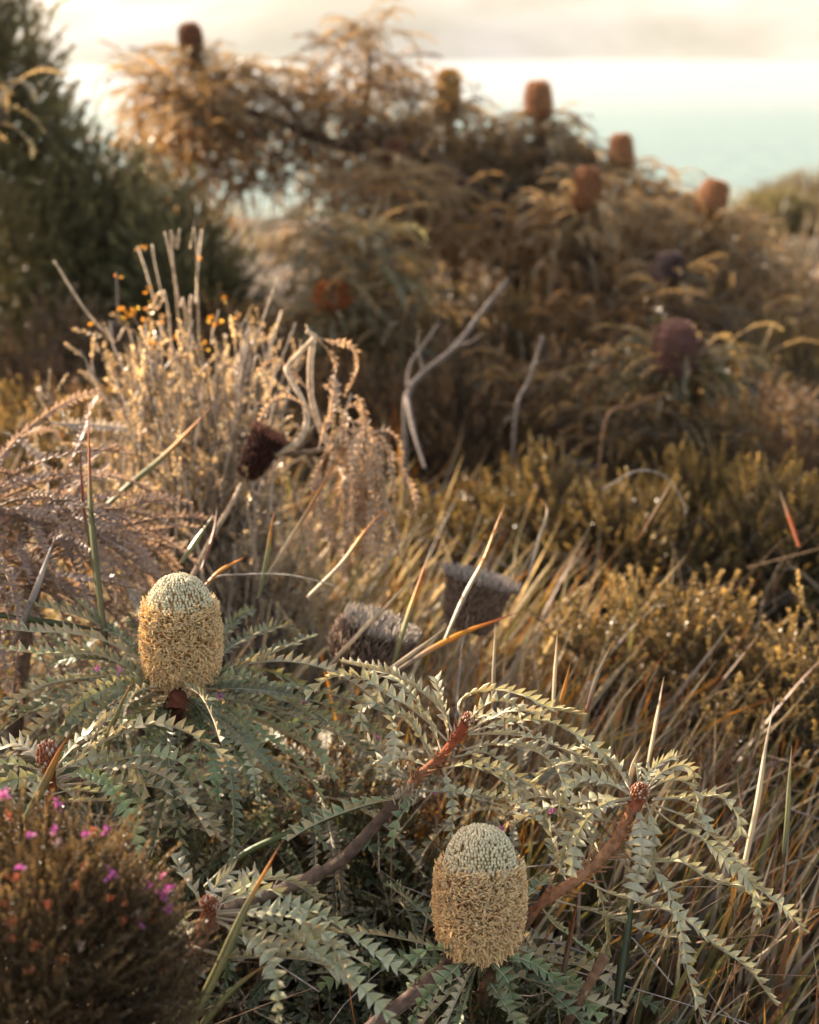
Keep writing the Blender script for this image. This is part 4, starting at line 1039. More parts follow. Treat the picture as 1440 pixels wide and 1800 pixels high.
# ---- single blades that stand out
def hero_blade(name, label, px, d0, d1, w, stops, rng, cat='grass blade'):
    P_, L = catmull(px_path(px, d0, d1), 22)
    T = norm(np.gradient(P_, axis=0)); S = norm(np.cross(T, norm(_F + rng.normal(0, .25, 3)))); N = np.cross(T, S)
    t = np.linspace(0, 1, 22)[:, None]
    ww = w * np.clip((1 - t) / .5, .04, 1) * np.clip(.75 + t, 0, 1)
    v = np.stack([P_ - S * ww / 2, P_ - N * ww * .16, P_ + S * ww / 2, P_ + N * ww * .12 - N * ww * .16 + N * ww * .14], 1)
    st = np.linspace(0, 1, len(stops)); stops = np.asarray(stops)
    c = np.stack([np.interp(t[:, 0], st, stops[:, k]) for k in range(3)], -1)
    c = np.repeat(c[:, None], 4, 1); c[:, 1] *= .8
    i = np.arange(21)[:, None] * 4; j = np.arange(4)[None]; j1 = (j + 1) % 4
    m = MB(); m.add(v, c, np.stack([i + j, i + j1, i + 4 + j1, i + 4 + j], -1))
    o = m.build(name, M_GRASS)
    return tag(o, label, cat, 'single blades standing out of the grass')
rng = np.random.default_rng(43)
O2, O3 = OLIVE, OLIVE * 1.35
HB = [
 ('tall olive sedge blade with an orange red tip, upright just left of the tall spike', [(190, 1160), (172, 1020), (160, 900), (157, 800), (155, 712)], 1.62, 1.72, .0078, [O2 * .7, O2, O2, O2, REDT * .7, REDT]),
 ('thin dark sedge blade leaning left out of the tall olive blade at the left', [(176, 1060), (160, 970), (146, 880), (140, 760)], 1.64, 1.72, .005, [O2 * .5, O2 * .8, REDT * .5, BRN]),
 ('broad faded grey purple blade at the left edge in front of the silvery brown bush', [(25, 1130), (62, 1040), (102, 930)], 1.62, 1.68, .0085, [BRN, GREY * .8, GREY * 1.2, GREY]),
 ('olive blade with a red tip slanting up right behind the silvery brown bush', [(165, 910), (230, 850), (290, 800), (375, 712)], 2.0, 2.05, .009, [O2, O3, O3, ORNG, REDT]),
 ('flat green blade lying level at the left edge above the green banksia leaves', [(-20, 1078), (60, 1090), (140, 1102), (215, 1112)], 1.66, 1.66, .008, [DKGR * 1.3, DKGR * 1.6, DKGR, BRN]),
 ('short olive blade with an orange tip between the bud and the tall spike', [(165, 1400), (190, 1300), (212, 1240), (236, 1193)], 1.46, 1.44, .0078, [DKGR, O2, O2 * 1.2, O2 * 1.2, ORNG]),
 ('olive blade with a burnt orange tip crossing in front of the rust brown bud', [(45, 1440), (80, 1375), (105, 1320), (125, 1288)], 1.34, 1.36, .0085, [O2 * 1.1, O3, ORNG * .7, REDT * .7]),
 ('long olive blade with an orange tip crossing the lowest rosette', [(310, 1850), (385, 1700), (430, 1600), (470, 1525), (499, 1474)], 1.22, 1.27, .0088, [O2 * .8, O2, O3, O3, O3, ORNG, REDT * .6]),
 ('olive blade with an orange tip slanting under the lowest rosette', [(330, 1840), (390, 1760), (440, 1715), (480, 1690)], 1.24, 1.26, .009, [O2 * .6, O2, O3, ORNG * .6]),
 ('upright green and orange blade under the lowest rosette', [(262, 1830), (275, 1750), (290, 1700), (300, 1680)], 1.24, 1.26, .007, [O2, O2 * 1.3, DKGR * 2, O2]),
 ('grey green blade lying across the dark gap left of the rising branch', [(360, 1560), (430, 1500), (520, 1460), (600, 1430), (700, 1400)], 1.50, 1.50, .007, [O2, DKGR * 2.2, DKGR * 1.8, DKGR * 2, O2]),
 ('olive blade with a red pointed tip in the middle of the grass', [(690, 1170), (715, 1090), (735, 1030), (756, 968)], 1.76, 1.78, .0085, [O2, O3, O3, ORNG * .8, REDT, STRAW]),
 ('long straw coloured blade slanting up right behind the low brown cone', [(570, 1180), (640, 1105), (700, 1045), (740, 1003)], 1.76, 1.82, .0065, [STRAW * .9, STRAW * 1.2, STRAW * 1.1, STRAW * .7]),
 ('bright yellow orange blade lying to the right in front of the flat topped cone', [(690, 1185), (760, 1140), (820, 1110), (870, 1092), (920, 1072)], 1.72, 1.78, .007, [BRN, STRAW * .8, ORNG, ORNG * 1.2, REDT, BRN]),
 ('blade with a yellow tip rising in front of the flat topped cone', [(780, 1130), (815, 1050), (850, 985), (870, 930), (888, 885)], 1.80, 1.86, .0055, [STRAW * .6, STRAW, STRAW, ORNG, ORNG * 1.2, REDT]),
 ('slim pale blade crossing under the yellow orange blade', [(660, 1195), (730, 1145), (792, 1098)], 1.70, 1.74, .0055, [STRAW, STRAW, STRAW * .7]),
 ('thin upright straw blade left of the rising rosette tip', [(866, 1270), (868, 1180), (871, 1090)], 1.62, 1.64, .0045, [BRN, STRAW * .7, STRAW]),
 ('thin upright cream blade in the right half of the grass', [(972, 1250), (976, 1180), (980, 1108)], 1.66, 1.68, .0045, [STRAW, STRAW * 1.3, STRAW]),
 ('orange tipped blade right of the thin cream blade', [(980, 1260), (993, 1210), (1003, 1163)], 1.66, 1.66, .0055, [BRN, ORNG, ORNG * .8]),
 ('pointed pale tan blade leaning right above the right hand rosette', [(1030, 1255), (1050, 1190), (1075, 1130)], 1.68, 1.72, .0055, [REDT * .6, STRAW * .7, STRAW]),
 ('bright white straw blade standing above the red bud of the right hand branch', [(1138, 1350), (1155, 1260), (1167, 1190)], 1.66, 1.68, .0045, [STRAW, STRAW * 1.6, STRAW * 1.6]),
 ('short bright straw blade just left of the red bud of the right hand branch', [(1106, 1380), (1113, 1345), (1126, 1312)], 1.54, 1.54, .005, [STRAW, STRAW * 1.5, STRAW * 1.3]),
 ('dark upright blade standing under the right hand branch', [(1085, 1760), (1098, 1670), (1110, 1590), (1120, 1540)], 1.42, 1.44, .010, [DKGR * .6, DKGR * .8, DKGR, DKGR]),
 ('rusty brown blade standing right of the front spike', [(985, 1740), (1000, 1660), (1012, 1600), (1018, 1570)], 1.40, 1.42, .006, [BRN * .5, BRN, REDT * .5, REDT * .4]),
 ('tall straw blade in the right hand sedge with a bent tip', [(1300, 1560), (1330, 1420), (1345, 1320), (1362, 1230)], 1.62, 1.68, .0065, [STRAW * .8, STRAW * 1.3, STRAW * 1.2, STRAW]),
 ('olive gold blade at the far right standing through the sedge', [(1378, 1500), (1385, 1430), (1388, 1370), (1392, 1310)], 1.55, 1.58, .006, [O2, O3 * 1.5, O3 * 1.4, STRAW]),
 ('pale straw blade catching the sun above the golden tipped bush', [(1120, 950), (1150, 900), (1192, 828)], 2.3, 2.35, .0085, [ORNG * .6, STRAW * 1.4, STRAW * 1.2]),
 ('rusty blade with a straw tip leaning left beyond the golden tipped bush', [(1405, 960), (1390, 915), (1370, 862)], 2.3, 2.35, .007, [REDT, REDT * .8, STRAW]),
 ('pale thin blade bent over at its tip in the middle grass', [(930, 1010), (950, 940), (962, 895), (940, 870)], 2.1, 2.15, .0055, [GREY, STRAW, STRAW, REDT]),
 ('red brown blade leaning right in front of the dead bleached branch', [(470, 1010), (540, 900), (580, 830), (600, 805)], 1.85, 1.9, .0055, [STRAW, STRAW * .9, ORNG * .6, REDT * .7]),
 ('straw blade with an orange tip leaning right below the dead bleached branch', [(540, 1050), (600, 990), (640, 935), (675, 895)], 1.85, 1.9, .0055, [STRAW, STRAW * .9, ORNG, REDT]),
 ('slim olive blade with red tip rising right of the tall spike', [(455, 1050), (470, 980), (478, 920), (486, 892)], 1.78, 1.8, .006, [O3, O3, O3, ORNG, REDT]),
 ('bright orange blade slanting right of the top of the tall spike', [(362, 1028), (385, 1005), (410, 990), (434, 978)], 1.70, 1.72, .0055, [ORNG * .6, ORNG, ORNG * 1.3, REDT]),
 ('yellow olive blade rising behind the top of the tall spike', [(318, 990), (345, 950), (375, 905)], 1.8, 1.82, .0075, [O3, O3 * 1.5, O3 * 1.7]),
 ('dark maroon blade in the sunlit grass above the tall spike', [(355, 1000), (375, 940), (382, 890)], 1.8, 1.85, .005, [BRN, REDT * .5, BRN]),
]
for lb, px_, a, b, w, st in HB:
    hero_blade('sedge', lb, px_, a, b, w, st, rng)
# thin arching stalk over the tall spike and broken stick at the bottom
def stick(name, label, px_, d0, d1, r0, r1, cols, rng, nubs=0, cat='twig', tog=True, group=None):
    P = px_path(px_, d0, d1)
    if tog:
        P = np.vstack([[P[0][0], P[0][1] + .02, float(ground(P[0][0], P[0][1])) - .01], P])
    gb = P[0]
    m = MB()
    Q, L = catmull(P, 40)
    c = np.asarray(cols, float); cc = np.stack([np.interp(np.linspace(0, 1, 40), np.linspace(0, 1, len(c)), c[:, k]) for k in range(3)], -1)
    tubes(m, Q, np.linspace(r0, r1, 40) * (1 + rng.normal(0, .07, 40)), cc, 7, True)
    T = norm(np.gradient(Q, axis=0))
    for k in range(nubs):
        i = int(rng.uniform(.2, .95) * 39); d = norm(np.cross(T[i], rng.normal(0, 1, 3)) + T[i] * .5)
        tubes(m, np.array([Q[i], Q[i] + d * r0 * 2, Q[i] + d * r0 * 4]), [r1, r1 * .7, r1 * .5], cc[i], 5, True)
    return tag(m.build(name, M_BARK), label, cat, group)
stick('grass_stalk', 'thin pale stalk arching level to the right of the tall spike', [(330, 1110), (370, 1022), (430, 1010), (500, 1010), (545, 1018), (590, 1030)], 1.72, 1.74, .0013, .0008, [GREY, GREY * 1.3, STRAW], rng, cat='stalk', tog=False)
stick('twig', 'broken grey stick poking up at the bottom right of the front spike', [(990, 1810), (1030, 1740), (1064, 1680)], 1.38, 1.38, .0045, .0055, [BRN * .5, BRN * .9, BRN * 1.1], rng, 1, tog=False)

# ================================================================== SHRUBS
# sprig templates
rt = np.random.default_rng(51)
T_gold = [sprig(.055, 40, .0070, .0044, rt, .0008, 1.0, (.16, .10, .06), (.10, .085, .048), (.26, .195, .095)) for _ in range(2)]
T_olive = [sprig(.06, 38, .0075, .0044, rt, .0009, .95, (.16, .11, .07), (.110, .088, .045), (.19, .15, .070)) for _ in range(2)]
T_brown = [sprig(.07, 30, .008, .0042, rt, .0011, .9, (.17, .11, .075), (.125, .082, .048), (.19, .125, .066)) for _ in range(2)]
T_needle = [sprig(.10, 60, .017, .0034, rt, .0012, .75, (.09, .06, .035), (.145, .135, .065), (.28, .255, .12)) for _ in range(2)]
T_tiny = [sprig(.034, 40, .0034, .0017, rt, .0005, .8, (.20, .11, .07), (.095, .078, .046), (.160, .118, .064)) for _ in range(3)]
T_pale = [sprig(.055, 22, .0085, .0052, rt, .0010, .8, (.44, .37, .29), (.46, .40, .30), (.56, .46, .32)) for _ in range(3)]
T_green = [sprig(.04, 32, .0045, .002, rt, .0006, .8, (.12, .08, .04), (.045, .055, .024), (.070, .082, .034)) for _ in range(2)]

def gpt(px, py, d):
    p = at(px, py, d); return np.array([p[0], p[1], float(ground(p[0], p[1]))]), p[2]
def shrub_at(name, px, py_top, d, rx, label, tpls, K, rng, cat='shrub', group=None, **kw):
    gp, zt = gpt(px, py_top, d)
    return shrub(name, gp, rx, max(.08, zt - gp[2]) * 1.03, tpls, K, rng, label, cat, group, **kw)

rng = np.random.default_rng(61)
# dark green needle shrub, left background
shrub_at('needle_bush', -185, -420, 4.1, .52, 'tall dark green needle leaved bush filling the upper left corner', T_needle, 10000, rng, up=.5, lumps=16, ry=.55, stemcol=(.07, .05, .035), stemr=.012, tint=.7, inner=.45)
shrub_at('needle_bush', 150, 110, 4.35, .32, 'dark green needle leaved bush stepping down to the right of the tall one', T_needle, 4000, rng, up=.5, lumps=9, stemcol=(.07, .05, .035), stemr=.01, tint=.7, inner=.15)
shrub_at('needle_bush', 300, 250, 4.3, .30, 'lowest dark green bush between the tall left bush and the pale banksia', T_needle, 2200, rng, up=.5, lumps=9, stemcol=(.07, .05, .035), stemr=.008, tint=.7, inner=.15)
shrub_at('brown_shrub', 60, 400, 3.7, .40, 'very dark brown bush below the tall left bush', T_brown, 2000, rng, up=.5, lumps=9, stemcol=(.06, .04, .03), stemr=.008, tint=.6, inner=.15)
# out of frame: an unseen bush added to throw the foreground into shade
r_ = shrub('needle_bush', (-2.15, 2.72, 0.0), .50, 1.9, T_needle, 2600, rng, 'unseen tall dark needle leaved bush added left of the view to shade the near plants', 'shrub', None, up=1.0, lumps=10, stemr=.016, tint=.5, inner=.1)

# golden tipped low shrubs at the right
GT = (1.7, 1.55, 1.2)
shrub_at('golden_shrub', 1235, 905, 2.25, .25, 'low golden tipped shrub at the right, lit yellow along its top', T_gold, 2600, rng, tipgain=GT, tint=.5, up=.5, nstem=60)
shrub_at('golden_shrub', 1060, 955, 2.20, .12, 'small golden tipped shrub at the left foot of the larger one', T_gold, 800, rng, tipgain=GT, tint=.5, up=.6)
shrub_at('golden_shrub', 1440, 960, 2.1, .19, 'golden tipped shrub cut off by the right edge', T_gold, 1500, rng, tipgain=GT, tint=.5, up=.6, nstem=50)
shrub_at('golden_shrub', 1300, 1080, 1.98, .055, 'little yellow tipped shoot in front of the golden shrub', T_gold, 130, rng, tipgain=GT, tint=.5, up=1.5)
shrub_at('brown_shrub', 815, 1128, 1.90, .13, 'low brown twiggy plant hiding the foot of the old flat topped cone', T_brown, 420, rng, tint=.6, up=.8, nstem=60, stemcol=(.25, .18, .12), stemr=.0025)
shrub_at('brown_shrub', 630, 1185, 1.76, .12, 'low brown twiggy plant in front of the fluffy low cone', T_brown, 380, rng, tint=.6, up=.8, nstem=60, stemcol=(.25, .18, .12), stemr=.0025)
# second row
GO = (1.8, 1.6, 1.1)
shrub_at('olive_shrub', 930, 745, 2.9, .26, 'rounded olive brown shrub in the middle behind the grass', T_olive, 2200, rng, tipgain=GO, tint=.5, nstem=50)
shrub_at('olive_shrub', 1120, 770, 2.75, .27, 'wide olive brown shrub right of the middle', T_olive, 2200, rng, tipgain=GO, tint=.5, nstem=50)
shrub_at('olive_shrub', 1225, 700, 2.95, .16, 'olive shrub with a leaning upright plume on top', T_olive, 1200, rng, tipgain=(2.2, 1.9, 1.1), tint=.5, up=1.5)
shrub_at('olive_shrub', 1400, 745, 2.8, .25, 'olive shrub with golden shoots near the right edge', T_olive, 2000, rng, tipgain=(2.2, 1.9, 1.1), tint=.5, up=1.1)
shrub_at('olive_shrub', 780, 800, 2.8, .16, 'small dark olive shrub behind the grass left of the rounded one', T_olive, 900, rng, tipgain=GO, tint=.5)
# third row, brown scrub in the shade of the banksias
for px_, py_, d_, r_, lb in ((800, 560, 3.5, .32, 'brown twiggy shrub below the slanting dead branch'), (990, 560, 3.6, .34, 'brown twiggy shrub in the middle under the banksias'), (1330, 600, 3.5, .34, 'dark brown shrub at the right under the banksias'),
                             (640, 560, 3.5, .28, 'brown shrub right of the orange leaved twigs'), (420, 470, 3.7, .34, 'brown shrub behind the orange leaved twigs'), (200, 560, 3.2, .26, 'brown shrub at the left behind the sunlit twigs'), (60, 610, 2.9, .22, 'brown and gold shrub at the left edge'),
                             (720, 440, 4.2, .34, 'olive brown shrub at the foot of the big left banksia'), (560, 430, 4.3, .34, 'brown shrub in the gap under the overhanging banksia limb'), (900, 470, 4.3, .34, 'golden brown shrub under the pale banksia'), (1150, 480, 4.1, .34, 'brown shrub between the banksias and the dark cone'), (1380, 520, 4.3, .36, 'brown shrub near the right edge before the golden slope'),
                             (330, 400, 4.4, .32, 'brown shrub between the dark green bushes and the banksia limb'), (1290, 400, 5.8, .5, 'far brown shrub behind the squat orange cone'), (1060, 400, 5.6, .5, 'far brown shrub behind the square topped cone')):
    gold = 'gold' in lb
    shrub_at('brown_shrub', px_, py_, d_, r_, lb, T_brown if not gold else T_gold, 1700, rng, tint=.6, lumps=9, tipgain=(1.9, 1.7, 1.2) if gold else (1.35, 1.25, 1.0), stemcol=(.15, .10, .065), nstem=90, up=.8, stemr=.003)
# far slope bushes at the right
shrub_at('round_bush', 1440, 285, 9.2, .55, 'large rounded golden green bush on the slope at the right edge', T_gold, 2600, rng, tipgain=(1.6, 1.5, 1.1), stemr=.01)
shrub_at('round_bush', 1365, 340, 8.6, .30, 'dark little bush beside the large rounded one on the slope', T_needle, 700, rng, stemr=.01)
shrub_at('round_bush', 1300, 355, 8.0, .26, 'low brown bush on the edge of the slope above the sea', T_brown, 700, rng)

# ---- sunlit pale twiggy shrub with orange leaves, left middle
rng = np.random.default_rng(62)
dH = 2.35
PT = np.array([.50, .42, .34])
gb, _ = gpt(340, 900, 2.35)
root = empty('twiggy_shrub', gb, 'pale sunlit shrub of bristling twigs with small orange and yellow leaves, left of the middle', 'shrub')
heroes = [([(240, 640), (200, 600), (150, 545), (95, 458)], .0045), ([(330, 600), (316, 540), (306, 480), (290, 408)], .004), ([(306, 480), (312, 440), (316, 402)], .0035), ([(335, 600), (345, 530), (348, 470), (355, 405)], .004), ([(347, 480), (335, 440), (338, 420)], .003),
          ([(300, 600), (275, 540), (258, 480), (243, 435)], .0035), ([(300, 590), (285, 520), (272, 460), (268, 430)], .003), ([(420, 680), (445, 610), (470, 540), (488, 488)], .004), ([(440, 690), (465, 640), (482, 590), (495, 548)], .004), ([(205, 640), (208, 570), (205, 478)], .004),
          ([(380, 680), (372, 600), (385, 545)], .003), ([(90, 740), (85, 700), (88, 650)], .004)]
for px_, r in heroes:
    c = PT * np.array([1, .9, .75]) * rng.uniform(.7, 1.1) if px_[0][0] not in (205,) else np.array([.12, .1, .09])
    r *= .6
    P = np.vstack([[gb + [rng.normal(0, .03), rng.normal(0, .03), 0]], px_path(px_, dH + rng.normal(0, .05), dH + rng.normal(0, .08))])
    stem(root, P, r, r * .8, [c * .6, c, c * 1.1], rng, 16, 'twig', M_BARK, .006, 6)
m = MB()
K = 230
e = np.stack([rng.normal(335, 95, K), rng.uniform(560, 900, K)], -1)
nd = []
for k in range(K):
    tipp = at(e[k, 0], e[k, 1], dH + rng.normal(0, .14)); tipp[2] = max(tipp[2], .12)
    b0 = gb + [rng.normal(0, .12), rng.normal(0, .10), 0]
    mid = (b0 + tipp) / 2 + rng.normal(0, .03, 3)
    nd.append(np.array([b0, b0 * .6 + mid * .4, mid, (mid + tipp) / 2 + rng.normal(0, .012, 3), tipp]))
nd = np.array(nd)
tubes(m, nd, np.array([.003, .0026, .0022, .0018, .0012]), PT * rng.uniform(.25, 1.15, (K, 1)), 5)
m.build('twigs', M_BARK, root)
m = MB(); Kn = 3200
ii = rng.integers(0, K, Kn); tt = rng.uniform(.3, 1, Kn)
seg = np.minimum((tt * 4).astype(int), 3); fr = tt * 4 - seg
pos = nd[ii, seg] * (1 - fr)[:, None] + nd[ii, seg + 1] * fr[:, None]
drs = norm(norm(nd[ii, seg + 1] - nd[ii, seg]) + rng.normal(0, .6, (Kn, 3)))
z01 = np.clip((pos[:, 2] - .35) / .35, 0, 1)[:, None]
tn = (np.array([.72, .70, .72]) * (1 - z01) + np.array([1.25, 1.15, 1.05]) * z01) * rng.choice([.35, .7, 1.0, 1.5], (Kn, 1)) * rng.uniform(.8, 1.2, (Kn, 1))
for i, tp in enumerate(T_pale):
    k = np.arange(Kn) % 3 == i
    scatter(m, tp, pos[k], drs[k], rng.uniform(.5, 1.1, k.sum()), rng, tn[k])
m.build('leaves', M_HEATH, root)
# orange leaf clusters at the twig ends
m = MB()
for (x, y) in [(225, 560), (240, 550), (260, 545), (215, 550), (272, 535), (262, 510), (248, 440), (347, 462), (375, 565), (385, 572), (205, 485), (392, 530), (168, 570), (290, 560), (310, 600), (255, 570), (420, 560), (330, 640), (270, 610), (360, 610)]:
    c = at(x, y, dH + rng.normal(0, .04))
    for k in range(5):
        d = norm(rng.normal(0, 1, 3) + [0, 0, .7]); s_ = norm(np.cross(d, rng.normal(0, 1, 3))); l = .009; n_ = np.cross(d, s_)
        col = np.array([.75, .34, .04]) if rng.uniform() < .7 else np.array([.62, .45, .10])
        p = c + d * .004
        m.add([p, p + d * l * .5 + s_ * .004 + n_ * .001, p + d * l, p + d * l * .5 - s_ * .004 + n_ * .001], col * rng.uniform(.7, 1.2), [[0, 1, 2, 3]])
m.build('orange_leaves', M_HEATH, root)
shrub_at('twiggy_shrub', 150, 700, 2.25, .17, 'low pale dry shrub at the left beside the sunlit orange leaved one', T_pale, 500, rng, tint=.5, nstem=70, stemcol=PT * .8, stemr=.003)
shrub_at('twiggy_shrub', 470, 760, 2.3, .18, 'dry shrub of fine tan twigs around the black cone', T_pale, 420, rng, tint=.5, nstem=90, stemcol=PT * .55, stemr=.003)

# ---- pink flowered heath at the lower left and behind the middle branch
rng = np.random.default_rng(63)
def heath(loc, rx, rz, K, label, flowers, rng, tpls, group=None, ry=None, lift=0.0, jit=.045):
    root = shrub('flowering_heath', loc, rx, rz, tpls, K, rng, label, 'heath', group, stemcol=(.16, .09, .06), tint=.7, lumps=12, nstem=110, stemr=.0022, up=.8, ry=ry, lift=lift, jit=jit, inner=.4, tipgain=(1.3, 1.2, 1.0))
    bpy.context.view_layer.update()
    for p, colr in flowers:
        m = MB()
        for k in range(13):
            d = norm(rng.normal(0, 1, 3) + [0, -.5, .5]); s_ = norm(np.cross(d, rng.normal(0, 1, 3))); n_ = np.cross(s_, d)
            l = rng.uniform(.0026, .0045); b = p + rng.normal(0, .0013, 3)
            m.add([b, b + d * l * .6 + s_ * l * .36 + n_ * .0006, b + d * l, b + d * l * .6 - s_ * l * .36 + n_ * .0006], np.asarray(colr) * rng.uniform(.7, 1.3), [[0, 1, 2, 3]])
        m.build('flower', M_PETAL, root)
    return root
PINK = np.array([.46, .13, .34]); PALEP = np.array([.60, .22, .30]); ORF = np.array([.40, .13, .05])
HC = at(40, 1640, 1.13); HC[2] = 0.515
HR = np.array([.122, .12, .152])
def on_heath(x, y, lift=1.0):
    """where the line of sight first meets the mound"""
    o = np.array([0, 0, CAM_Z]) - HC; v = _F + _R * (x - 720) / FPX + _U * (900 - y) / FPX
    o, v = o / (HR * lift), v / (HR * lift)
    A, B, C_ = v @ v, 2 * o @ v, o @ o - 1
    D = B * B - 4 * A * C_
    if D <= 0: return None
    return at(x, y, (-B - math.sqrt(D)) / (2 * A))
fl = []
for (x, y) in [(10, 1395), (4, 1402), (104, 1412), (38, 1526), (57, 1468), (96, 1460), (188, 1460), (198, 1532), (196, 1540), (283, 1545), (286, 1568), (290, 1576), (300, 1560), (298, 1598), (246, 1622), (262, 1558), (150, 1465)]:
    p = on_heath(x, y, .99)
    if p is None: p = at(x, y, 1.12)
    fl.append((p, PINK if rng.uniform() < .75 else PALEP))
for k in range(26):
    x = rng.uniform(0, 290); p = on_heath(x, rng.uniform(1400 + x * .35, 1720), .95)
    if p is not None: fl.append((p, ORF if rng.uniform() < .75 else np.array([.40, .30, .22])))
heath((HC[0], HC[1], 0.0), HR[0] / .92, HR[2] / .92, 6500, 'dark brown flowering heath mound at the lower left corner, dotted with magenta flowers', fl, rng, T_tiny, ry=HR[1] / .92, lift=.515, jit=.06)
fl = [(at(x, y, 1.62), PINK) for (x, y) in [(690, 1295), (662, 1293), (540, 1238), (716, 1332), (660, 1300), (765, 1392), (880, 1457)]]
c = at(640, 1330, 1.72)
heath((c[0], c[1], 0.0), .14, c[2] + .03, 1300, 'low green heath with a few pink flowers behind the rising banksia branch', fl, rng, T_green)
fl = [(at(x, y, 1.55), PINK) for (x, y) in [(388, 1224), (170, 1175), (210, 1178), (222, 1255), (970, 1425)]]
c = at(330, 1330, 1.66)
heath((c[0], c[1], 0.0), .16, c[2], 1300, 'low green heath with pink flowers under the leaves of the tall spike', fl[:4], rng, T_green)
c = at(800, 1560, 1.56)
heath((c[0], c[1], 0.0), .2, c[2] - .05, 1600, 'dark green heath in the shade behind the front spike', fl[4:], rng, T_green)

# ================================================================== DEAD BRANCHES
rng = np.random.default_rng(64)
GB = np.array([.20, .165, .14])
root = empty('dead_branch', gpt(712, 790, 2.9)[0], 'bare grey dead branch with a fork, slanting up to the right behind the grass', 'dead branch')
stem(root, np.vstack([gpt(712, 790, 2.9)[0], px_path([(712, 760), (718, 690), (745, 655), (800, 610), (850, 545), (893, 492)], 2.9, 3.1)]), .0078, .0045, [GB * .6, GB * .75, GB * .85], rng, 8, 'limb')
stem(root, px_path([(716, 680), (722, 640), (750, 600), (770, 570)], 2.92, 3.05), .0035, .002, [GB * .6, GB * .6], rng, 3, 'limb')
stem(root, px_path([(716, 700), (728, 760), (748, 825)], 2.9, 2.75), .006, .003, [GB, GB * .8], rng, 3, 'limb')
stick('dead_branch', 'pale straight dead stick standing right of the forked dead branch', [(905, 745), (930, 670), (955, 590)], 3.0, 3.0, .005, .004, [GB * .6, GB * .9], rng, 4, cat='dead branch')
stick('dead_branch', 'rusty thin dead stick leaning right below the purple cone', [(1060, 760), (1110, 715), (1150, 695)], 2.9, 3.0, .0026, .002, [BRN * .9, BRN * 1.6], rng, 3, cat='dead branch')
stick('dead_branch', 'thin grey twig arched in a half circle above the golden shrub', [(1060, 860), (1120, 828), (1170, 838), (1200, 880), (1205, 905)], 2.45, 2.45, .0014, .0012, [GREY, GREY], rng, 0, cat='dead branch', tog=False)

for (pts, d_) in (([(745, 655), (735, 610), (738, 580)], 2.95), ([(800, 610), (830, 600), (850, 585)], 3.0)):
    stem(root, px_path(pts, d_), .0028, .0012, [GB * .9, GB], rng, 3, 'side_twig')
# ================================================================== BACKGROUND BANKSIAS
BGC = np.array([.32, .255, .15]); BGP = np.array([.34, .28, .16]); BGR = np.array([.34, .24, .13])
def bg_banksia(label, d, base_px, limbs, heads, cones, rng, col=BGC, shoots=9, Lleaf=.26, nleaf=30, rad=.016, wood=(.07, .045, .035)):
    gp, _ = gpt(base_px[0], base_px[1], d)
    root = empty('banksia_bush', gp, label, 'banksia', 'banksia bushes with old cones against the sea')
    for pts, r0, r1 in limbs:
        P = px_path([(p[0], p[1]) for p in pts], d, d + rng.normal(0, .05))
        if pts[0][:2] == tuple(base_px): P = np.vstack([[gp - [0, 0, .03]], P])
        stem(root, P, r0, r1, [np.array(wood), np.array(wood) * 1.3], rng, 10, 'branch', M_BARK, .02, 8)
    m = MB()
    for h in heads:
        x, y, dd = h[:3]; n = h[3] if len(h) > 3 else nleaf; L = h[4] if len(h) > 4 else Lleaf
        for q in range(shoots):                     # side shoots crowd round every head, most of them below it
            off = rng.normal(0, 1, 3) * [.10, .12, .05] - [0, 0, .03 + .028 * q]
            rosette(m, at(x, y, d + dd) + off, 14, L * rng.uniform(.6, .95), el=(-0.4, 1.0), droop=(0.8, 2.4), width=.012, hi=False, col=col * (h[5] if len(h) > 5 else 1) * np.array([.85, .66, .48]) * rng.uniform(.4, 1.0), rib=BGR * .7 * (h[5] if len(h) > 5 else 1), rng=rng, pitch=.0125, spread=.03)  # darker leaf colour paints shade inside the bush, heads stay bright
        rosette(m, at(x, y, d + dd), int(n * 1.0), L, el=(-0.1, 1.15), droop=(1.2, 2.6), width=.011, hi=False, col=col * (h[5] if len(h) > 5 else 1), rib=BGR * (h[5] if len(h) > 5 else 1) , rng=rng, pitch=.0105, spread=.02)
    for (x, yb, H, W, c, dd, tip) in cones:      # every cone sits in its own whorl
        rosette(m, at(x, yb + 8, d + dd), 22, .17, el=(0.0, .9), droop=(1.2, 2.4), width=.012, hi=False, col=col * .9, rib=BGR * .7, rng=rng, pitch=.012, spread=.012)
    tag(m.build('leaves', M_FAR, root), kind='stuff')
    for (x, yb, H, W, c, dd, tip) in cones:
        p = at(x, yb, d + dd)
        stem(root, np.array([p - [rng.normal(0, .01), 0, .10], p - [0, 0, .03], p + [0, 0, .01]]), .010, .009, [np.array(wood) * 1.5, np.array((.12, .05, .03))], rng, 5, 'cone_stalk', M_BARK, .01, 6)
        old_cone(root, p, (rng.normal(0, .12), rng.normal(0, .10), 1), H * rng.uniform(.95, 1.05), W * 1.2, np.asarray(c), rng, tip=tip, n=1600, hair=.012)
    return root
ORC = (.56, .27, .13); ORT = (.74, .42, .20); BRC = (.36, .17, .09); BRT = (.30, .13, .07); YEL = (.6, .36, .06)
rng = np.random.default_rng(71)
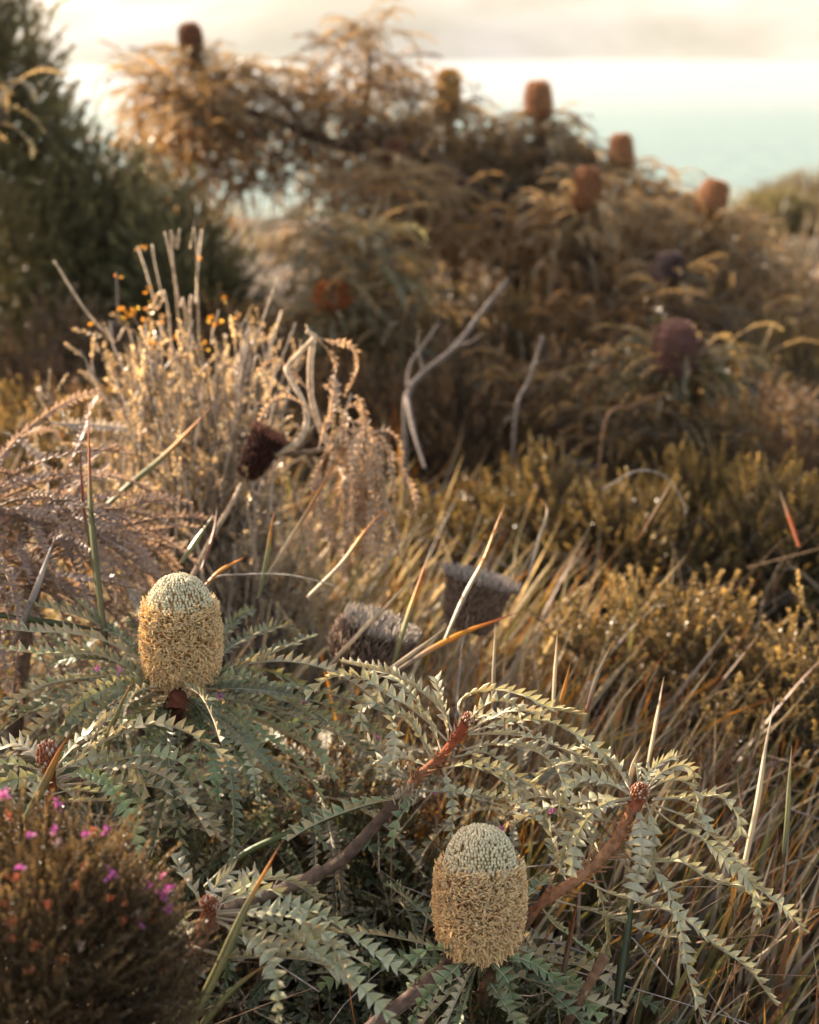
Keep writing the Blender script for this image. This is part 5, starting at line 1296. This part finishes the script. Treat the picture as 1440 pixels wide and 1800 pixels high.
bg_banksia('spreading banksia at the upper left, dark leaning limb and brown cone against the hills', 4.9, (900, 420),
  [([(900, 420), (840, 340), (760, 280), (690, 262), (620, 262), (540, 235), (470, 205), (400, 190), (365, 150), (345, 100)], .034, .012),
   ([(620, 262), (640, 200), (650, 130), (648, 80)], .016, .009), ([(540, 235), (500, 180), (450, 150)], .014, .008), ([(690, 262), (720, 210), (725, 180)], .016, .008),
   ([(400, 190), (330, 175), (290, 160)], .010, .006), ([(560, 240), (570, 170), (560, 120)], .012, .007)],
  [(345, 118, 0, 28, .24, .9), (290, 160, .05, 28, .25, 1.5), (300, 210, -.05, 26, .27, 1.5), (450, 150, .05, 32, .22, .7), (400, 185, -.05, 26, .26, 1.0), (560, 130, .08, 24, .20, .8), (648, 62, 0, 34, .22, .9), (500, 190, 0, 26, .24, .7),
   (725, 175, .03, 34, .20, .75), (620, 215, .1, 26, .24, .8), (690, 240, -.05, 26, .2, .7), (400, 135, .05, 24, .2, .9)],
  [(340, 98, .105, .072, BRC, 0, (.26, .11, .06)), (694, 295, .085, .075, (.24, .10, .06), -.15, (.5, .26, .16)), ], rng)
bg_banksia('banksia bush in the upper middle with a cone showing yellow at its top', 5.1, (800, 420),
  [([(800, 420), (795, 340), (788, 250), (786, 200)], .022, .012), ([(795, 340), (830, 290), (850, 250)], .014, .008), ([(798, 360), (760, 320), (740, 270)], .014, .008)],
  [(786, 205, 0, 30, .24, .9), (840, 250, .05, 24, .24, .8), (745, 265, .05, 30, .24, .8), (800, 300, -.05, 30, .26, .9), (860, 300, 0, 24, .24, .7)],
  [(788, 198, .145, .075, (.50, .27, .06), 0, (.80, .50, .10))], rng)
bg_banksia('dark banksia bush right of the middle with a tall orange cone against the white water', 5.0, (930, 480),
  [([(930, 480), (940, 400), (952, 300), (948, 225)], .022, .012), ([(940, 400), (900, 340), (880, 300)], .014, .008), ([(945, 350), (1000, 300), (1010, 270)], .014, .008)],
  [(950, 245, 0, 44, .22, .6), (885, 300, .05, 34, .24, .55), (1000, 275, .05, 34, .2, .6), (930, 330, -.05, 36, .26, .6), (870, 370, 0, 30, .24, .6), (960, 290, .1, 36, .22, .6)],
  [(948, 212, .125, .086, ORC, 0, ORT), (1030, 290, .05, .06, ORC, .1, (.7, .45, .3))], rng)
bg_banksia('pale sunlit banksia bush with a broad orange cone half hidden in its leaves', 4.5, (1040, 520),
  [([(1040, 520), (1036, 450), (1028, 380)], .018, .011), ([(1040, 480), (990, 420), (960, 380)], .012, .008), ([(1038, 460), (1080, 430)], .010, .007)],
  [(1028, 372, 0, 34, .22, 1.7), (965, 375, .03, 28, .2, 1.7), (1085, 385, .1, 28, .2, 1.5), (1000, 440, -.05, 28, .22, 1.3)],
  [(1027, 372, .125, .090, (.38, .16, .07), -.03, (.62, .36, .20))], rng)
bg_banksia('banksia bush with a square topped orange cone against the sea', 5.1, (1110, 470),
  [([(1110, 470), (1100, 400), (1094, 320)], .018, .011), ([(1105, 420), (1160, 370), (1190, 340)], .012, .008)],
  [(1094, 335, 0, 32, .2, 1.3), (1150, 350, .05, 28, .22, 1.5), (1190, 380, 0, 26, .2, 1.4), (1120, 390, -.05, 28, .22, 1.1)],
  [(1093, 298, .115, .086, ORC, 0, ORT)], rng)
bg_banksia('right hand banksia bush with a squat orange cone on a dark stalk', 4.6, (1255, 560),
  [([(1255, 560), (1250, 480), (1242, 400)], .018, .011), ([(1252, 500), (1300, 460), (1330, 440)], .012, .008)],
  [(1242, 418, 0, 32, .21, 1.2), (1300, 430, .05, 28, .22, 1.2), (1200, 430, .1, 26, .22, 1.1), (1330, 480, 0, 28, .22, .9), (1270, 500, -.1, 28, .22, .7)],
  [(1243, 384, .115, .092, ORC, 0, (.58, .32, .16))], rng)
bg_banksia('shaded banksia bush with a nearly black cone on a tall stalk', 4.1, (1185, 640),
  [([(1185, 640), (1182, 580), (1178, 520)], .014, .010)],
  [(1180, 545, .05, 24, .2, .55), (1230, 560, .15, 24, .22, .5), (1120, 560, .15, 24, .22, .5)],
  [(1178, 500, .085, .085, (.11, .07, .07), 0, (.16, .12, .12))], rng, col=BGC * .7)
bg_banksia('shaded green banksia bush with a plump purple brown cone nestled in drooping leaves', 3.2, (1190, 740),
  [([(1190, 740), (1188, 700), (1186, 660)], .013, .010)],
  [(1188, 672, .02, 34, .22, .9), (1250, 650, .12, 22, .2, .7), (1110, 660, .12, 24, .2, .8)],
  [(1186, 660, .112, .090, (.24, .12, .10), -.02, (.36, .22, .18)), (1222, 640, .05, .05, (.14, .06, .05), .06, (.3, .17, .12))], rng, col=np.array([.12, .13, .07]))
bg_banksia('grey green banksia bush in the centre with one small orange cone', 3.7, (620, 600),
  [([(620, 600), (618, 540), (620, 480)], .012, .008), ([(618, 560), (592, 555), (588, 545)], .008, .008)],
  [(625, 470, 0, 34, .22, 1.0), (580, 420, .1, 20, .2, .9), (650, 440, .05, 20, .2, 1.0)],
  [(588, 545, .065, .085, (.42, .13, .04), -.08, (.55, .22, .07))], rng, col=np.array([.19, .21, .13]))
bg_banksia('grey banksia with furry drooping leaves at the left edge before the dark bush', 3.3, (-30, 480),
  [([(-30, 480), (-25, 350), (-10, 230), (0, 190)], .016, .010)],
  [(-8, 180, 0, 14, .16, 1.0), (-60, 240, .05, 12, .13, .9)], [], rng, col=np.array([.26, .26, .19]), shoots=0)
bg_banksia('low straggling banksia under the overhanging limb in the upper middle', 4.6, (700, 520),
  [([(700, 520), (690, 430), (672, 350)], .014, .009)],
  [(680, 335, 0, 34, .24, 1.4), (600, 350, .05, 24, .22, 1.3), (740, 350, 0, 28, .24, 1.2), (700, 420, -.05, 28, .24, .8)], [], rng)
bg_banksia('sunlit banksia against the slope just right of the pale one', 4.8, (1140, 520),
  [([(1140, 520), (1150, 460), (1165, 420)], .012, .008)], [(1165, 415, 0, 28, .22, 1.4), (1100, 440, 0, 26, .22, 1.3)], [], rng)

# ================================================================== HAZE
bpy.ops.mesh.primitive_cube_add(size=1)
hz = bpy.context.object; hz.name = 'haze'
hz.dimensions = (7600, 4400, 260)
hz.location = (0, 2100, -45 + 130)
tag(hz, kind='stuff')
hm = bpy.data.materials.new('haze'); hm.use_nodes = True
nt = hm.node_tree; nt.nodes.remove(nt.nodes['Principled BSDF'])
pv = nt.nodes.new('ShaderNodeVolumePrincipled')
pv.inputs['Color'].default_value = (0.90, 0.93, 0.96, 1)
pv.inputs['Density'].default_value = 0.0002
pv.inputs['Anisotropy'].default_value = 0.2
nt.links.new(pv.outputs[0], nt.nodes['Material Output'].inputs['Volume'])
hz.data.materials.append(hm)
